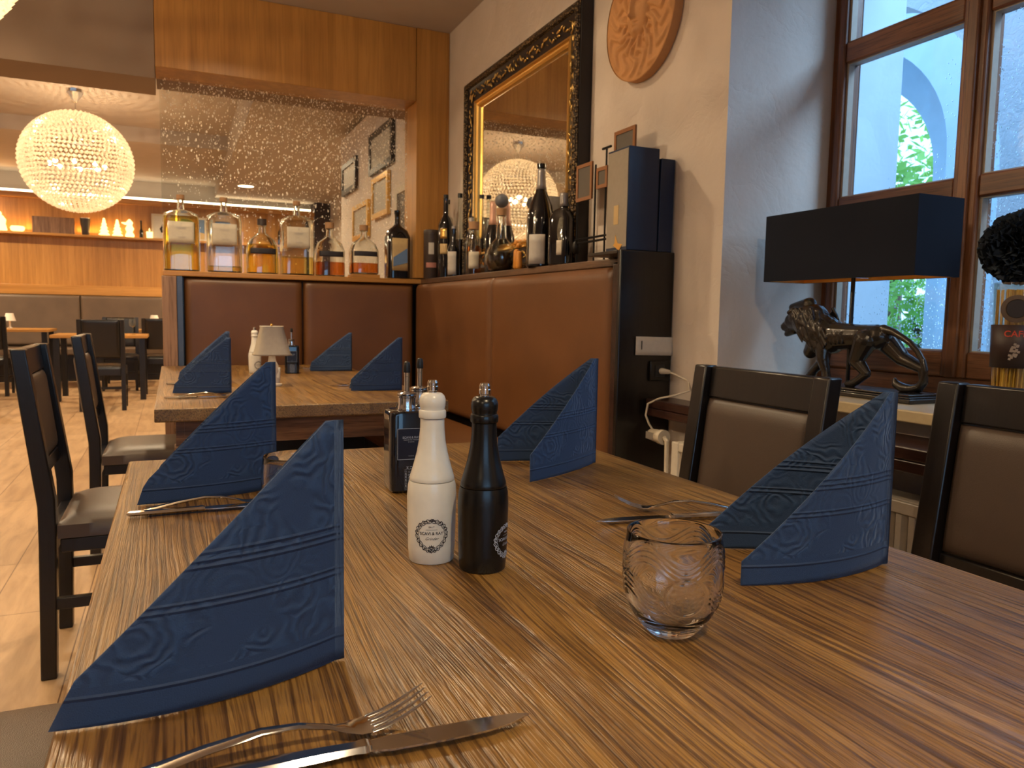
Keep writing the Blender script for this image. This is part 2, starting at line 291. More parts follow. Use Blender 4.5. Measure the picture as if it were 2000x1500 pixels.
def drops(t, sh, g, fr):
    tc = N(t, 'ShaderNodeTexCoord'); vo = N(t, 'ShaderNodeTexVoronoi'); vo.inputs['Scale'].default_value = 130; L(t, tc.outputs['Object'], vo.inputs['Vector'])
    sp = N(t, 'ShaderNodeSeparateXYZ'); L(t, tc.outputs['Object'], sp.inputs[0]); n = noise(t, tc.outputs['Object'], 3, 3)
    lo = math_(t, 'ADD', math_(t, 'MULTIPLY', math_(t, 'SUBTRACT', 1.75, sp.outputs['Z']), .9), math_(t, 'MULTIPLY', math_(t, 'SUBTRACT', 1.05, sp.outputs['Y']), 1.3))
    lo = math_(t, 'ADD', lo, math_(t, 'SUBTRACT', n, .5), clamp=True)
    wn = N(t, 'ShaderNodeSeparateColor'); L(t, vo.outputs['Color'], wn.inputs[0])
    k = math_(t, 'MULTIPLY', math_(t, 'LESS_THAN', vo.outputs['Distance'], .38), math_(t, 'LESS_THAN', wn.outputs[0], lo))
    bp = N(t, 'ShaderNodeBump'); bp.inputs['Strength'].default_value = 1; bp.inputs['Distance'].default_value = .004; L(t, vo.outputs['Distance'], bp.inputs['Height'])
    rf = N(t, 'ShaderNodeBsdfRefraction'); rf.inputs['IOR'].default_value = 1.25; rf.inputs['Roughness'].default_value = .05; L(t, bp.outputs[0], rf.inputs['Normal'])
    mx = N(t, 'ShaderNodeMixShader'); L(t, math_(t, 'MULTIPLY', k, .6), mx.inputs[0]); L(t, sh, mx.inputs[1]); L(t, rf.outputs[0], mx.inputs[2]); return mx.outputs[0]
M_PANE = thin_glass('rain_spotted_pane', (.97, .98, 1.0), .0, 1.45, drops)
def bead_mat():
    m = bpy.data.materials.new('crystal_beads'); m.use_nodes = True; t = m.node_tree; t.nodes.clear(); o = N(t, 'ShaderNodeOutputMaterial')
    g = N(t, 'ShaderNodeBsdfGlossy'); g.inputs['Roughness'].default_value = .12; tl = N(t, 'ShaderNodeBsdfTranslucent'); tl.inputs[0].default_value = (1, .93, .8, 1)
    tr = N(t, 'ShaderNodeBsdfTransparent')
    a = N(t, 'ShaderNodeMixShader'); a.inputs[0].default_value = .3; L(t, tl.outputs[0], a.inputs[1]); L(t, g.outputs[0], a.inputs[2])
    c = N(t, 'ShaderNodeMixShader'); c.inputs[0].default_value = .12; L(t, a.outputs[0], c.inputs[1]); L(t, tr.outputs[0], c.inputs[2]); L(t, c.outputs[0], o.inputs[0]); return m
M_BEAD = bead_mat()
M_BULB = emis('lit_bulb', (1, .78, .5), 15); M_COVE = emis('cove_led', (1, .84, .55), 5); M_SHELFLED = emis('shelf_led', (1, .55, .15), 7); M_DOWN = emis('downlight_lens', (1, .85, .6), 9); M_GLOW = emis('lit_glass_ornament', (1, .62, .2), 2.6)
# ---------------------------------------------------------------- mesh helpers
class MB:
    def __init__(s): s.v = []; s.f = []; s.uv = None
    def box(s, x0, y0, z0, x1, y1, z1):
        return s.hexa([(x0, y0, z0), (x1, y0, z0), (x1, y1, z0), (x0, y1, z0), (x0, y0, z1), (x1, y0, z1), (x1, y1, z1), (x0, y1, z1)])
    def hexa(s, p):
        n = len(s.v); s.v += [tuple(q) for q in p]
        s.f += [(n, n+3, n+2, n+1), (n+4, n+5, n+6, n+7), (n, n+1, n+5, n+4), (n+1, n+2, n+6, n+5), (n+2, n+3, n+7, n+6), (n+3, n, n+4, n+7)]; return s
    def bar(s, p, q, w, d, up=(0, 0, 1), w2=None, d2=None):   # tapered rectangular bar
        p, q = Vector(p), Vector(q); a = (q-p).normalized(); sx = a.cross(Vector(up)).normalized(); sy = sx.cross(a)
        w2 = w if w2 is None else w2; d2 = d if d2 is None else d2; pts = []
        for c, ww, dd in ((p, w, d), (q, w2, d2)):
            for i, j in ((-1, -1), (1, -1), (1, 1), (-1, 1)): pts.append(c + sx*ww/2*i + sy*dd/2*j)
        return s.hexa(pts)
    def prism(s, pts, z0, z1):
        n = len(s.v); k = len(pts); s.v += [(x, y, z0) for x, y in pts] + [(x, y, z1) for x, y in pts]
        s.f.append(tuple(range(n+k-1, n-1, -1))); s.f.append(tuple(range(n+k, n+2*k)))
        for i in range(k): j = (i+1) % k; s.f.append((n+i, n+j, n+k+j, n+k+i))
        return s
    def xprism(s, pts, x0, x1):   # pts (y,z) extruded along x
        n = len(s.v); k = len(pts); s.v += [(x0, y, z) for y, z in pts] + [(x1, y, z) for y, z in pts]
        s.f.append(tuple(range(n, n+k))); s.f.append(tuple(range(n+2*k-1, n+k-1, -1)))
        for i in range(k): j = (i+1) % k; s.f.append((n+j, n+i, n+k+i, n+k+j))
        return s
    def lathe(s, prof, n=32, c=(0, 0, 0), rot=0, capb=True, capt=True, sx=1, sy=1):   # prof (z, r[, p])
        b = len(s.v)
        for e in prof:
            z, r = e[0], e[1]; p = e[2] if len(e) > 2 else 2
            for i in range(n):
                a = 2*pi*i/n; k = 1 if p == 2 else (abs(cos(a))**p + abs(sin(a))**p)**(-1/p)
                x, y = r*k*cos(a)*sx, r*k*sin(a)*sy
                s.v.append((c[0]+x*cos(rot)-y*sin(rot), c[1]+x*sin(rot)+y*cos(rot), c[2]+z))
        for j in range(len(prof)-1):
            for i in range(n): k = (i+1) % n; s.f.append((b+j*n+i, b+j*n+k, b+(j+1)*n+k, b+(j+1)*n+i))
        if capb: s.f.append(tuple(b+i for i in range(n-1, -1, -1)))
        if capt: e = b+(len(prof)-1)*n; s.f.append(tuple(e+i for i in range(n)))
        return s
    def tube(s, pts, rad, n=8, cap=True):
        pts = [Vector(p) for p in pts]; b = len(s.v); K = len(pts); nrm = None
        for i, p in enumerate(pts):
            t = (pts[min(i+1, K-1)] - pts[max(i-1, 0)]).normalized()
            if nrm is None: nrm = t.orthogonal().normalized()
            nrm = (nrm - t*nrm.dot(t)).normalized(); bn = t.cross(nrm); r = rad[i] if isinstance(rad, (list, tuple)) else rad
            for k in range(n): a = 2*pi*k/n; s.v.append(tuple(p + nrm*cos(a)*r + bn*sin(a)*r))
        for i in range(K-1):
            for k in range(n): j = (k+1) % n; s.f.append((b+i*n+k, b+i*n+j, b+(i+1)*n+j, b+(i+1)*n+k))
        if cap: s.f.append(tuple(b+k for k in range(n-1, -1, -1))); s.f.append(tuple(b+(K-1)*n+k for k in range(n)))
        return s
    def ball(s, c, r, n=16, m=10):
        if isinstance(r, (int, float)): r = (r, r, r)
        b = len(s.v); s.v.append((c[0], c[1], c[2]-r[2]))
        for j in range(1, m):
            ph = -pi/2 + pi*j/m
            for i in range(n): a = 2*pi*i/n; s.v.append((c[0]+r[0]*cos(ph)*cos(a), c[1]+r[1]*cos(ph)*sin(a), c[2]+r[2]*sin(ph)))
        s.v.append((c[0], c[1], c[2]+r[2])); e = len(s.v)-1
        for i in range(n): s.f.append((b, b+1+(i+1) % n, b+1+i)); s.f.append((e, b+1+(m-2)*n+i, b+1+(m-2)*n+(i+1) % n))
        for j in range(m-2):
            for i in range(n): k = (i+1) % n; s.f.append((b+1+j*n+i, b+1+j*n+k, b+1+(j+1)*n+k, b+1+(j+1)*n+i))
        return s
    def cap(s, p, q, r0, r1, n=14):   # rounded tapered capsule
        p, q = Vector(p), Vector(q); d = (q-p); K = 4; pts = []; rr = []; a = d.normalized() if d.length > 1e-6 else Vector((0, 0, 1))
        for i in range(K): t = pi/2*i/K; pts.append(p - a*r0*cos(t)); rr.append(max(r0*sin(t), .0004))
        pts.append(p); rr.append(r0); pts.append(q); rr.append(r1)
        for i in range(K-1, -1, -1): t = pi/2*i/K; pts.append(q + a*r1*cos(t)); rr.append(max(r1*sin(t), .0004))
        return s.tube(pts, rr, n)
    def grid(s, fn, nu, nv, closed=False):
        b = len(s.v)
        for j in range(nv+1):
            for i in range(nu + (0 if closed else 1)): s.v.append(tuple(fn(i/nu, j/nv)))
        w = nu if closed else nu+1
        for j in range(nv):
            for i in range(nu): k = (i+1) % w; s.f.append((b+j*w+i, b+j*w+k, b+(j+1)*w+k, b+(j+1)*w+i))
        return s
    def xf(s, fn, start=0):
        for i in range(start, len(s.v)): s.v[i] = tuple(fn(Vector(s.v[i])))
        return s
def obj(name, mb, mat, parent=None, smooth=True, bevel=0, seg=2, ang=.7, solid=0):
    me = bpy.data.meshes.new(name); me.from_pydata(mb.v, [], mb.f); me.update()
    if mb.uv:
        ul = me.uv_layers.new(name='UVMap')
        for lp in me.loops: ul.data[lp.index].uv = mb.uv[lp.vertex_index]
    me.materials.append(mat)
    if smooth: me.shade_smooth(); me.set_sharp_from_angle(angle=ang)
    o = bpy.data.objects.new(name, me); C.objects.link(o)
    if parent: o.parent = parent
    if solid: md = o.modifiers.new('thickness', 'SOLIDIFY'); md.thickness = solid; md.offset = 0
    if bevel: md = o.modifiers.new('bevel', 'BEVEL'); md.width = bevel; md.segments = seg; md.limit_method = 'ANGLE'; md.angle_limit = .6
    return o
def tag(o, label, cat, group=None, kind=None):
    o['label'] = label; o['category'] = cat
    if group: o['group'] = group
    if kind: o['kind'] = kind
    return o
def thing(name, label, cat, loc=(0, 0, 0), rz=0, group=None):
    o = bpy.data.objects.new(name, None); C.objects.link(o); o.location = loc; o.rotation_euler = (0, 0, rz); o.empty_display_size = .05
    return tag(o, label, cat, group)
def struct(name, mb, mat, bevel=0, parent=None, **k):
    o = obj(name, mb, mat, parent, bevel=bevel, **k)
    if not parent: o['kind'] = 'structure'
    return o
def dup(root, loc, rz, label, group=None):
    r = root.copy(); C.objects.link(r); r.location = loc; r.rotation_euler = (0, 0, rz); r['label'] = label
    if group: r['group'] = group
    for ch in list(root.children):
        c = ch.copy(); C.objects.link(c); c.parent = r
        for g in list(ch.children):
            d = g.copy(); C.objects.link(d); d.parent = c
    return r
def text_mesh(mb, s, size, wrap, shear=0, dx=0, dy=0, spacing=1, offset=0):
    cu = bpy.data.curves.new('t', 'FONT'); cu.body = s; cu.size = size; cu.align_x = 'CENTER'; cu.align_y = 'CENTER'; cu.shear = shear; cu.space_character = spacing; cu.resolution_u = 3; cu.offset = offset
    o = bpy.data.objects.new('t', cu); C.objects.link(o); bpy.context.view_layer.update()
    me = bpy.data.meshes.new_from_object(o.evaluated_get(bpy.context.evaluated_depsgraph_get())); n = len(mb.v)
    mb.v += [tuple(wrap(v.co.x+dx, v.co.y+dy)) for v in me.vertices]; mb.f += [tuple(i+n for i in p.vertices) for p in me.polygons]
    bpy.data.objects.remove(o); bpy.data.curves.remove(cu); bpy.data.meshes.remove(me); return mb
# ================================================================ SETTING
struct('floor', MB().box(-5, -4, -.1, 2.6, 14, 0), M_FLOOR)
struct('ceiling', MB().box(-5, -4, 2.78, 2.3, 4.75, 2.9), M_CEIL)
# right wall of the front room with the window niche (block between niche and partition)
struct('wall_right', MB().box(1.606, 1.96, 0, 2.3, 7.9, 2.78).box(1.606, -4, 0, 2.3, -.3, 2.78).box(1.606, -.3, 2.5, 2.3, 1.96, 2.78).box(1.62, 7.9, 0, 2.3, 7.9001, .001), M_WALL, bevel=.012)
struct('wall_parapet', MB().box(1.68, -.3, 0, 2.12, 1.96, .815), M_WALL)
struct('wall_left', MB().box(-5.1, -4, 0, -5, 14, 3.3), M_WALL)
struct('wall_near', MB().box(-5, -4.1, 0, -1.6, -4, 2.9).box(1.2, -4.1, 0, 2.3, -4, 2.9).box(-1.6, -4.1, 0, 1.2, -4, .8).box(-1.6, -4.1, 2.45, 1.2, -4, 2.9), M_WALL)
wn2 = bpy.data.objects.new('window_unseen', None); C.objects.link(wn2); wn2.location = (-.2, -4.05, .8); wn2['kind'] = 'structure'  # unseen window, put in so cool daylight reaches the room from behind
struct('wall_pier', MB().box(1.2, -1.1, 0, 1.604, -.75, 2.78), M_WALL)
struct('trim_beam', MB().box(-5, 4.75, 2.322, -.056, 5.12, 2.9).box(-.05, 4.86, 2.36, 1.604, 5.12, 2.9), M_TAUPEP)
# rear room
struct('ceiling_rear', MB().box(-5, 5.12, 3.2, .68, 10.25, 3.3).box(-5, 10.25, 3.03, .68, 13.6, 3.3).box(.68, 5.12, 2.85, 2.6, 13.6, 3.3), M_CEIL)
struct('wall_back', MB().box(-5, 13.4, 0, 2.6, 13.5, 3.3), M_CEIL)
struct('wall_rear_right', MB().box(2.45, 7.9, 0, 2.6, 13.4, 3.2), M_WALL)
struct('wall_back_dark', MB().box(2.19, 12.95, 0, 2.45, 13.3, 3.0), M_DARKBOARD)
struct('trim_panel', MB().box(-5, 13.0, 1.385, 2.19, 13.06, 2.62), M_HONEY)
struct('trim_rail', MB().box(-5, 12.97, 1.24, 2.19, 13.06, 1.385).box(-5, 12.95, 2.62, 2.19, 13.08, 2.70), M_HONEYX, bevel=.006)
cv = thing('cove_light', 'long warm white light strip glowing along the top of the far wood wall', 'strip light', (-1.4, 13.1, 2.70))
obj('light_strip', MB().box(-3.55, -.02, .002, 3.55, .06, .045), M_COVE, cv); obj('channel', MB().box(-3.57, .06, 0, 3.57, .075, .03), M_CREAM, cv)
# ---------------------------------------------------------------- window
WX = 2.04
wf = thing('window_1', 'x', 'window', (WX, .5, 0)); wf['kind'] = 'structure'
del wf['label']; del wf['category']
f2_ = MB().box(-1.4, -.04, 0, 1.4, .04, .07).box(-1.4, -.04, 1.58, 1.4, .04, 1.65)
for x_ in (-1.4, -.73, -.035, .66, 1.33): f2_.box(x_, -.04, .07, x_+.07, .04, 1.58)
obj('window_frame', f2_, M_WINZ, wn2, bevel=.004); obj('pane', MB().box(-1.33, -.003, .07, 1.33, .003, 1.58), M_PANE, wn2, smooth=False)
def wbox(mb, x0, y0, z0, x1, y1, z1): return mb.box(x0, y0-.5, z0, x1, y1-.5, z1)
cols = [(1.483, 1.902), (.999, 1.418), (.42, .839), (-.064, .355)]; rows = [(.97, 1.404), (1.458, 1.895), (1.955, 2.39)]
fr = MB(); frz = MB()
wbox(frz, 0, 1.93, .845, .09, 1.996, 2.5); wbox(frz, 0, -.16, .845, .09, -.09, 2.5); wbox(fr, 0, -.09, .845, .09, 1.93, .90); wbox(fr, 0, -.09, 2.44, .09, 1.93, 2.5)
obj('outer_frame', frz, M_WINZ, wf, bevel=.005); obj('outer_rail', fr, M_WIN, wf, bevel=.005)
yedge = [1.93, 1.451, .919, .388, -.09]
for i, (y0, y1) in enumerate(cols):
    a = yedge[i]; b_ = yedge[i+1]; st = MB(); rl = MB()
    wbox(st, -.02, y1-.004, .90, .05, a-.003, 2.44); wbox(st, -.02, b_+.003, .90, .05, y0+.004, 2.44)
    for z0, z1 in [(.90, .974), (1.400, 1.462), (1.891, 1.959), (2.386, 2.44)]: wbox(rl, -.014, y0+.004, z0, .046, y1-.004, z1)
    obj('sash_stile', st, M_WINZ, wf, bevel=.006); obj('sash_rail', rl, M_WIN, wf, bevel=.006)
    for z0, z1 in rows:
        bd = MB(); w = .012
        wbox(bd, -.004, y0, z0, .02, y0+w, z1); wbox(bd, -.004, y1-w, z0, .02, y1, z1); wbox(bd, -.004, y0+w, z0, .02, y1-w, z0+w*.6); wbox(bd, -.004, y0+w, z1-w*.6, .02, y1-w, z1)
        obj('glazing_bead', bd, M_BEIGESTRIP, wf); g = MB(); wbox(g, .018, y0+.003, z0+.003, .022, y1-.003, z1-.003); gp = obj('pane', g, M_PANE, wf, smooth=False)
# mullion covers
for y in (1.451, .919, .388):
    mm = MB(); wbox(mm, -.032, y-.016, .90, -.018, y+.016, 2.44); obj('mullion_cover', mm, M_WINZ, wf, bevel=.004)
sill = thing('window_sill', 'x', 'x', (1.6, .83, .815)); del sill['label']; del sill['category']; sill['kind'] = 'structure'; sill.name = 'trim_2'
obj('sill_slab', MB().box(0, -1.12, 0, .53, 1.125, .030), M_STONE, sill, bevel=.004)
# dark board over the radiator
bdw = thing('radiator_shelf', 'dark brown wooden board running below the stone window sill above the radiator', 'shelf', (1.5, .9, .745))
obj('board', MB().box(0, -1.2, 0, .175, 1.302, .03), M_DARKBOARD, bdw, bevel=.004); obj('front_batten', MB().box(.0, -1.2, -.028, .02, 1.302, -.001), M_DARKBOARD, bdw, bevel=.003)
# ---------------------------------------------------------------- exterior
struct('ground_outside', MB().box(2.31, -12, -.2, 40, 25, .25), plain('paving_stone', (.35, .36, .36), .8, bs=.2, bscale=8))
struct('wall_reveal_outside', MB().box(2.131, 1.93, 0, 2.33, 2.3, 3.4).box(2.301, 2.3, 0, 2.33, 7, 3.4).box(2.131, -2, 0, 2.33, -.1, 3.4).box(2.131, -.1, 0, 2.33, 1.93, .84).box(2.131, -.1, 2.46, 2.33, 1.93, 3.4), M_STUCCO_S)
def archwall(name, mapfn, u0, u1, spring, crown, uo0, uo1, ztop, thick, mat, base=.25):
    """solid wall with a round-headed opening uo0..uo1; mapfn(u, z, d) -> xyz"""
    mb = MB(); n = 28; uc = (uo0+uo1)/2; hw = (uo1-uo0)/2
    def top(u): k = 1-((u-uc)/hw)**2; return spring + (crown-spring)*sqrt(max(k, 0))
    def quadbox(ua, ub, za0, zb0):
        p = [mapfn(ua, za0, 0), mapfn(ub, zb0, 0), mapfn(ub, zb0, thick), mapfn(ua, za0, thick), mapfn(ua, ztop, 0), mapfn(ub, ztop, 0), mapfn(ub, ztop, thick), mapfn(ua, ztop, thick)]
        mb.hexa(p)
    quadbox(u0, uo0, base, base); quadbox(uo1, u1, base, base)
    us = [uc - hw*cos(pi*i/n) for i in range(n+1)]
    for i in range(n): quadbox(us[i], us[i+1], top(us[i]), top(us[i+1]))
    return struct(name, mb, mat)
archwall('wall_arcade', lambda u, z, d: (3.4+d, u, z), -3, 9, 1.75, 2.78, 2.28, 4.5, 2.86, .3, M_STUCCO)
archwall('wall_arcade_middle', lambda u, z, d: (5.0+d, u, z), 1.2, 11, 2.25, 3.25, 3.74, 6.0, 4.2, .4, M_STUCCO_S)
archwall('wall_arcade_outer', lambda u, z, d: (5.8+d, u, z), 1.2, 11, 2.3, 3.22, 4.45, 6.4, 4.3, .3, M_STUCCO_S)
def foliage(name, label, c, r, n, trunk):
    tr = thing(name, label, 'tree', (c[0], c[1], .25), 0, None)
    mb = MB(); rnd = random.Random(int(c[1]*10))
    for i in range(n):
        a, b, q = rnd.uniform(0, 2*pi), rnd.uniform(-1, 1), rnd.random()**.4
        p = Vector((cos(a)*sqrt(1-b*b)*r[0]*q, sin(a)*sqrt(1-b*b)*r[1]*q, b*r[2]*q + c[2]-.25)); s = rnd.uniform(.06, .13)
        u = Vector((rnd.gauss(0, 1), rnd.gauss(0, 1), rnd.gauss(0, 1))).normalized(); w = u.orthogonal().normalized()
        k = len(mb.v); mb.v += [tuple(p-u*s), tuple(p+w*s*.5), tuple(p+u*s), tuple(p-w*s*.5)]; mb.f.append((k, k+1, k+2, k+3))
    obj('crown', mb, M_LEAF, tr, smooth=False)
    obj('trunk', MB().tube([(0, 0, 0), (.05, .02, c[2]*.4), (0, 0, c[2]-.2)], [.16, .12, .06]), M_BARK, tr)
foliage('leafy_tree', 'green leafy tree seen through the arch outside the window', (9.6, 7.9, 2.9), (1.3, 1.6, 1.3), 1500, 1)
foliage('leafy_tree', 'low green bush behind the rain-spotted lower window pane', (8.4, 6.5, 1.05), (.7, .55, .85), 700, 1)
ps = thing('garden_parasol', 'closed navy blue parasol outside beside the white window reveal', 'parasol', (7.2, 6.22, .25))
obj('cloth', MB().lathe([(1.0, .16), (1.4, .22), (2.3, .14), (2.75, .04)], 12), M_PARASOL, ps); obj('pole', MB().lathe([(0, .025), (1.02, .025)], 8), M_IRON, ps); obj('finial', MB().ball((0, 0, 2.78), .035), M_IRON, ps)
lb = thing('garden_bench', 'x', 'x'); bpy.data.objects.remove(lb)
# ================================================================ PARTITION, BOOTH
hd = thing('wood_header', 'honey brown wooden header and post framing the bubbled glass partition', 'partition frame', (0, 4.6, 0))
obj('header_panel', MB().box(-.052, 0, 2.346, 1.392, .25, 2.779), M_HONEY, hd, bevel=.003); obj('post', MB().box(1.394, -.004, 1.276, 1.604, .25, 2.779), M_HONEY, hd, bevel=.003)
gl = thing('glass_partition', 'tall clear glass screen full of small bubbles behind the row of spirit bottles', 'glass screen', (0, 4.79, 1.27))
obj('glass_pane', MB().box(-.03, 0, .002, 1.392, .010, 1.074), M_BUBBLE, gl, smooth=False)
obj('edge_strip', MB().box(-.036, -.002, .002, -.031, .012, 1.074), M_THIN, gl, smooth=False)
LZ = 1.268
bo = thing('corner_booth', 'L shaped brown leather corner booth around the second table', 'bench', (0, 0, 0))
obj('back_core', MB().box(.06, 4.655, 0, 1.6, 4.9, 1.236), M_DARK, bo)
# arm core follows the slightly skewed arm
arm = lambda off: [(1.389+off, 4.6), (1.444+off, 2.36)]
obj('arm_core', MB().prism([(1.445, 4.654), (1.603, 4.654), (1.603, 2.232), (1.5, 2.232)], 0, 1.236), M_DARK, bo)
obj('ledge', MB().box(-.04, 4.59, 1.238, 1.6, 4.9, LZ), M_HONEYX, bo, bevel=.005)
obj('ledge', MB().prism([(1.425, 4.589), (1.603, 4.589), (1.603, 2.232), (1.478, 2.232)], 1.238, LZ), wood('ledge_brown', [(.06, .03, .015), (.1, .05, .025), (.14, .07, .035)], axis=1, rough=.4), bo, bevel=.004)
def cushion(p, q, z0, z1, th, inset=.0):
    """padded panel between plan points p,q; bulges toward normal"""
    p, q = Vector((*p, 0)), Vector((*q, 0)); a = (q-p); Ln = a.length; a.normalize(); n = Vector((a.y, -a.x, 0)); mb = MB()
    def fn(u, v):
        e = min(1, min(u*Ln, (1-u)*Ln)/.035); e2 = min(1, min(v*(z1-z0), (1-v)*(z1-z0))/.035)
        k = (1-(1-e)**2)**.5 * (1-(1-e2)**2)**.5
        return p + a*(u*Ln) + n*(th*(.45+.55*k)) + Vector((0, 0, z0+v*(z1-z0)))
    us = 24; mb.grid(lambda u, v: fn(.5-.5*cos(pi*u), .5-.5*cos(pi*v)), us, us)
    b = len(mb.v); w = us+1
    border = [i for i in range(w)] + [j*w+us for j in range(1, w)] + [us*w+i for i in range(us-1, -1, -1)] + [j*w for j in range(us-1, 0, -1)]
    for i in border: v = Vector(mb.v[i]); d = (v-p).dot(n); mb.v.append(tuple(v-n*d))
    k = len(border)
    for i in range(k): j = (i+1) % k; mb.f.append((border[j], border[i], b+i, b+j))
    mb.f.append(tuple(b+i for i in range(k-1, -1, -1))); return mb
for x0, x1 in [(.065, .708), (.714, 1.385)]: obj('backrest', cushion((x0, 4.655), (x1, 4.655), .50, 1.236, .055), M_LEATHER, bo, ang=1.2)
def armpt(y): t = (4.6-y)/(4.6-2.36); return (1.444+.055*t, y)
for y0, y1 in [(4.6, 3.44), (3.434, 2.36)]: obj('backrest', cushion(armpt(y0), armpt(y1), .50, 1.236, .055), M_LEATHER, bo, ang=1.2)
obj('arm_end', MB().prism([(1.444, 2.358), (1.499, 2.358), (1.5, 2.234), (1.447, 2.234)], 0, 1.25), M_DARKBOARD, bo, bevel=.01)
obj('seat_cushion', MB().prism([(.07, 4.58), (.07, 4.15), (.93, 4.15), (.95, 2.38), (1.43, 2.38), (1.385, 4.58)], .38, .48), M_LEATHER, bo, bevel=.02, seg=4)
obj('seat_base', MB().prism([(.08, 4.57), (.08, 4.2), (.98, 4.2), (1.0, 2.4), (1.42, 2.4), (1.38, 4.57)], .0, .379), M_DARK, bo)
obj('end_panel', MB().box(-.045, 4.56, 0, .028, 4.9, 1.237), M_OLDWOOD, bo, bevel=.004); obj('edge_strip', MB().box(.03, 4.575, 0, .058, 4.9, 1.237), plain('steel_blue_strip', (.08, .1, .14), .35, .3), bo)
# ================================================================ DARK CABINET and its items
cb = thing('tall_cabinet', 'tall black brown cabinet against the plaster wall at the end of the booth', 'cabinet', (1.49, 2.228, 0))
obj('body', MB().box(-.108, -.24+.24-.0, 0, .112, .002, 1.255).xf(lambda v: (v.x, v.y if v.y > 0 else v.y, v.z)), M_DARK, cb)
bpy.data.objects.remove(cb.children[0])
obj('body', MB().box(-.106, -.022, 0, .114, .0, 1.282), M_DARK, cb, bevel=.004)
obj('top', MB().box(-.106, .001, 1.270, .114, .20, 1.282), M_DARK, cb, bevel=.002)
sk = obj('socket', MB().box(.02, -.034, .835, .1, -.0225, .905), M_BLACK, cb, bevel=.003); obj('socket_insert', MB().xprism([(-.036, .85), (-.0345, .85), (-.0345, .89), (-.036, .89)], .04, .08), M_RUBBER, sk)
pp = obj('paper_notice', MB().grid(lambda u, v: (1.452+.155*u, 2.2035-.004*sin(u*pi)-.002, .926+.064*v-.003*u), 12, 4), M_PAPER, None, solid=.0006); tag(pp, 'small white paper notice taped to the front of the black cabinet', 'notice')
pt = MB(); pt.box(1.473, 2.198, .945, 1.4765, 2.199, .975); o = obj('printed_line', pt, M_INK, pp)
pl = thing('power_cable', 'white power cable plugged into the cabinet socket and looping to the radiator valve', 'cable', (1.55, 2.14, .87))
obj('plug', MB().cap((.005, .05, .0), (.03, .045, -.003), .011, .008), M_CREAM, pl)
obj('cord', MB().tube([(.03, .045, -.003), (.04, .02, -.01), (.06, -.03, -.03), (.04, -.06, -.06), (.0, -.04, -.075), (-.04, .0, -.09), (-.062, .03, -.11), (-.066, .035, -.15), (-.055, .03, -.18), (-.045, .02, -.2)], .0035), M_CREAM, pl)
# thermostatic valve + radiator
vl = thing('thermostat_valve', 'cream thermostatic radiator valve sticking out beside the cabinet', 'radiator valve', (1.5, 2.12, .655))
obj('dial', MB().lathe([(0, .016), (.004, .019), (.03, .0215), (.055, .0225), (.058, .02)], 28).xf(lambda v: (v.x, -v.z+.045, v.y)), M_CREAM, vl)
obj('collar', MB().lathe([(0, .025), (.02, .025)], 24).xf(lambda v: (v.x, -v.z-.014, v.y)), M_CREAM, vl); 
rg = MB()
for i in range(7): rg.box(-.0245, .036-.006*i, -.012, -.02, .038-.006*i, .012)
obj('grip_ribs', rg, M_GREYLABEL, vl); obj('pipe', MB().tube([(0, -.034, 0), (0, -.05, -.01), (0, -.052, -.06), (.01, -.053, -.60)], .008), M_CREAM, vl)
rd = thing('radiator', 'cream fluted radiator under the window behind the dining chairs', 'radiator', (1.5, .9, .12))
fl = MB(); ys = [-1.0+.0333*i for i in range(64)]
for y in ys: fl.hexa([(.012, y, 0), (.0, y+.008, 0), (.0, y+.022, 0), (.012, y+.031, 0), (.012, y, .5), (.0, y+.008, .5), (.0, y+.022, .5), (.012, y+.031, .5)])
obj('fluted_front', fl, M_RAD, rd); obj('body', MB().box(.0125, -1.02, -.01, .1, 1.14, .53), M_RAD, rd, bevel=.006); obj('side_cover', MB().box(-.003, 1.105, -.01, .012, 1.14, .53), M_RAD, rd, bevel=.003); obj('top_band', MB().box(-.002, -1.02, .501, .0123, 1.104, .53), M_RAD, rd, bevel=.003)
# ---------------------------------------------------------------- boxes and picture stand on the cabinet end
bx = thing('tall_gift_box', 'tall navy blue box standing on the black cabinet', 'box', (1.47, 2.245, 1.2825))
obj('carton', MB().box(-.062, -.035, 0, .060, .1, .345), M_NAVYBOX, bx, bevel=.002); pr_ = obj('printed_side', MB().box(-.0632, -.032, .012, -.0622, .097, .338), plain('silver_print', (.28, .24, .19), .45), bx)
obj('yellow_sticker', MB().box(-.0642, .02, .09, -.0634, .05, .155), M_SANDL, pr_); obj('gold_star', MB().prism([(0, 0), (.03, .005), (.045, .035), (.05, .005), (.06, 0), (.02, -.02)], 0, .0008).xf(lambda v: (-.0634-v.z, -.01+v.x, .02+v.y)), M_GOLDB, pr_)
b2 = obj('slim_black_box', MB().hexa([(1.538, 2.215, 1.2825), (1.596, 2.215, 1.2825), (1.596, 2.30, 1.2825), (1.538, 2.30, 1.2825), (1.545, 2.22, 1.60), (1.603, 2.22, 1.60), (1.603, 2.30, 1.60), (1.545, 2.30, 1.60)]), M_NAVYBOX, None, bevel=.002); tag(b2, 'slim dark box leaning on the wall behind the tall navy box', 'box')
rk = thing('picture_stand', 'black iron stand holding small wood framed slates beside the gold mirror', 'display stand', (1.53, 2.62, LZ))
ir = MB()
for y, h in ((.16, .42), (.02, .38), (-.06, .43), (-.17, .43)): ir.tube([(0, y, .0), (0, y, h)], .004, 6)
for z, y0, y1 in ((.10, -.2, .175), (.085, -.12, .18)): ir.tube([(0, y0, z), (0, y1, z)], .0045, 6)
ir.tube([(0, -.06, .43), (0, -.03, .43)], .005, 6); ir.tube([(0, -.09, .43), (0, -.06, .43)], .005, 6)
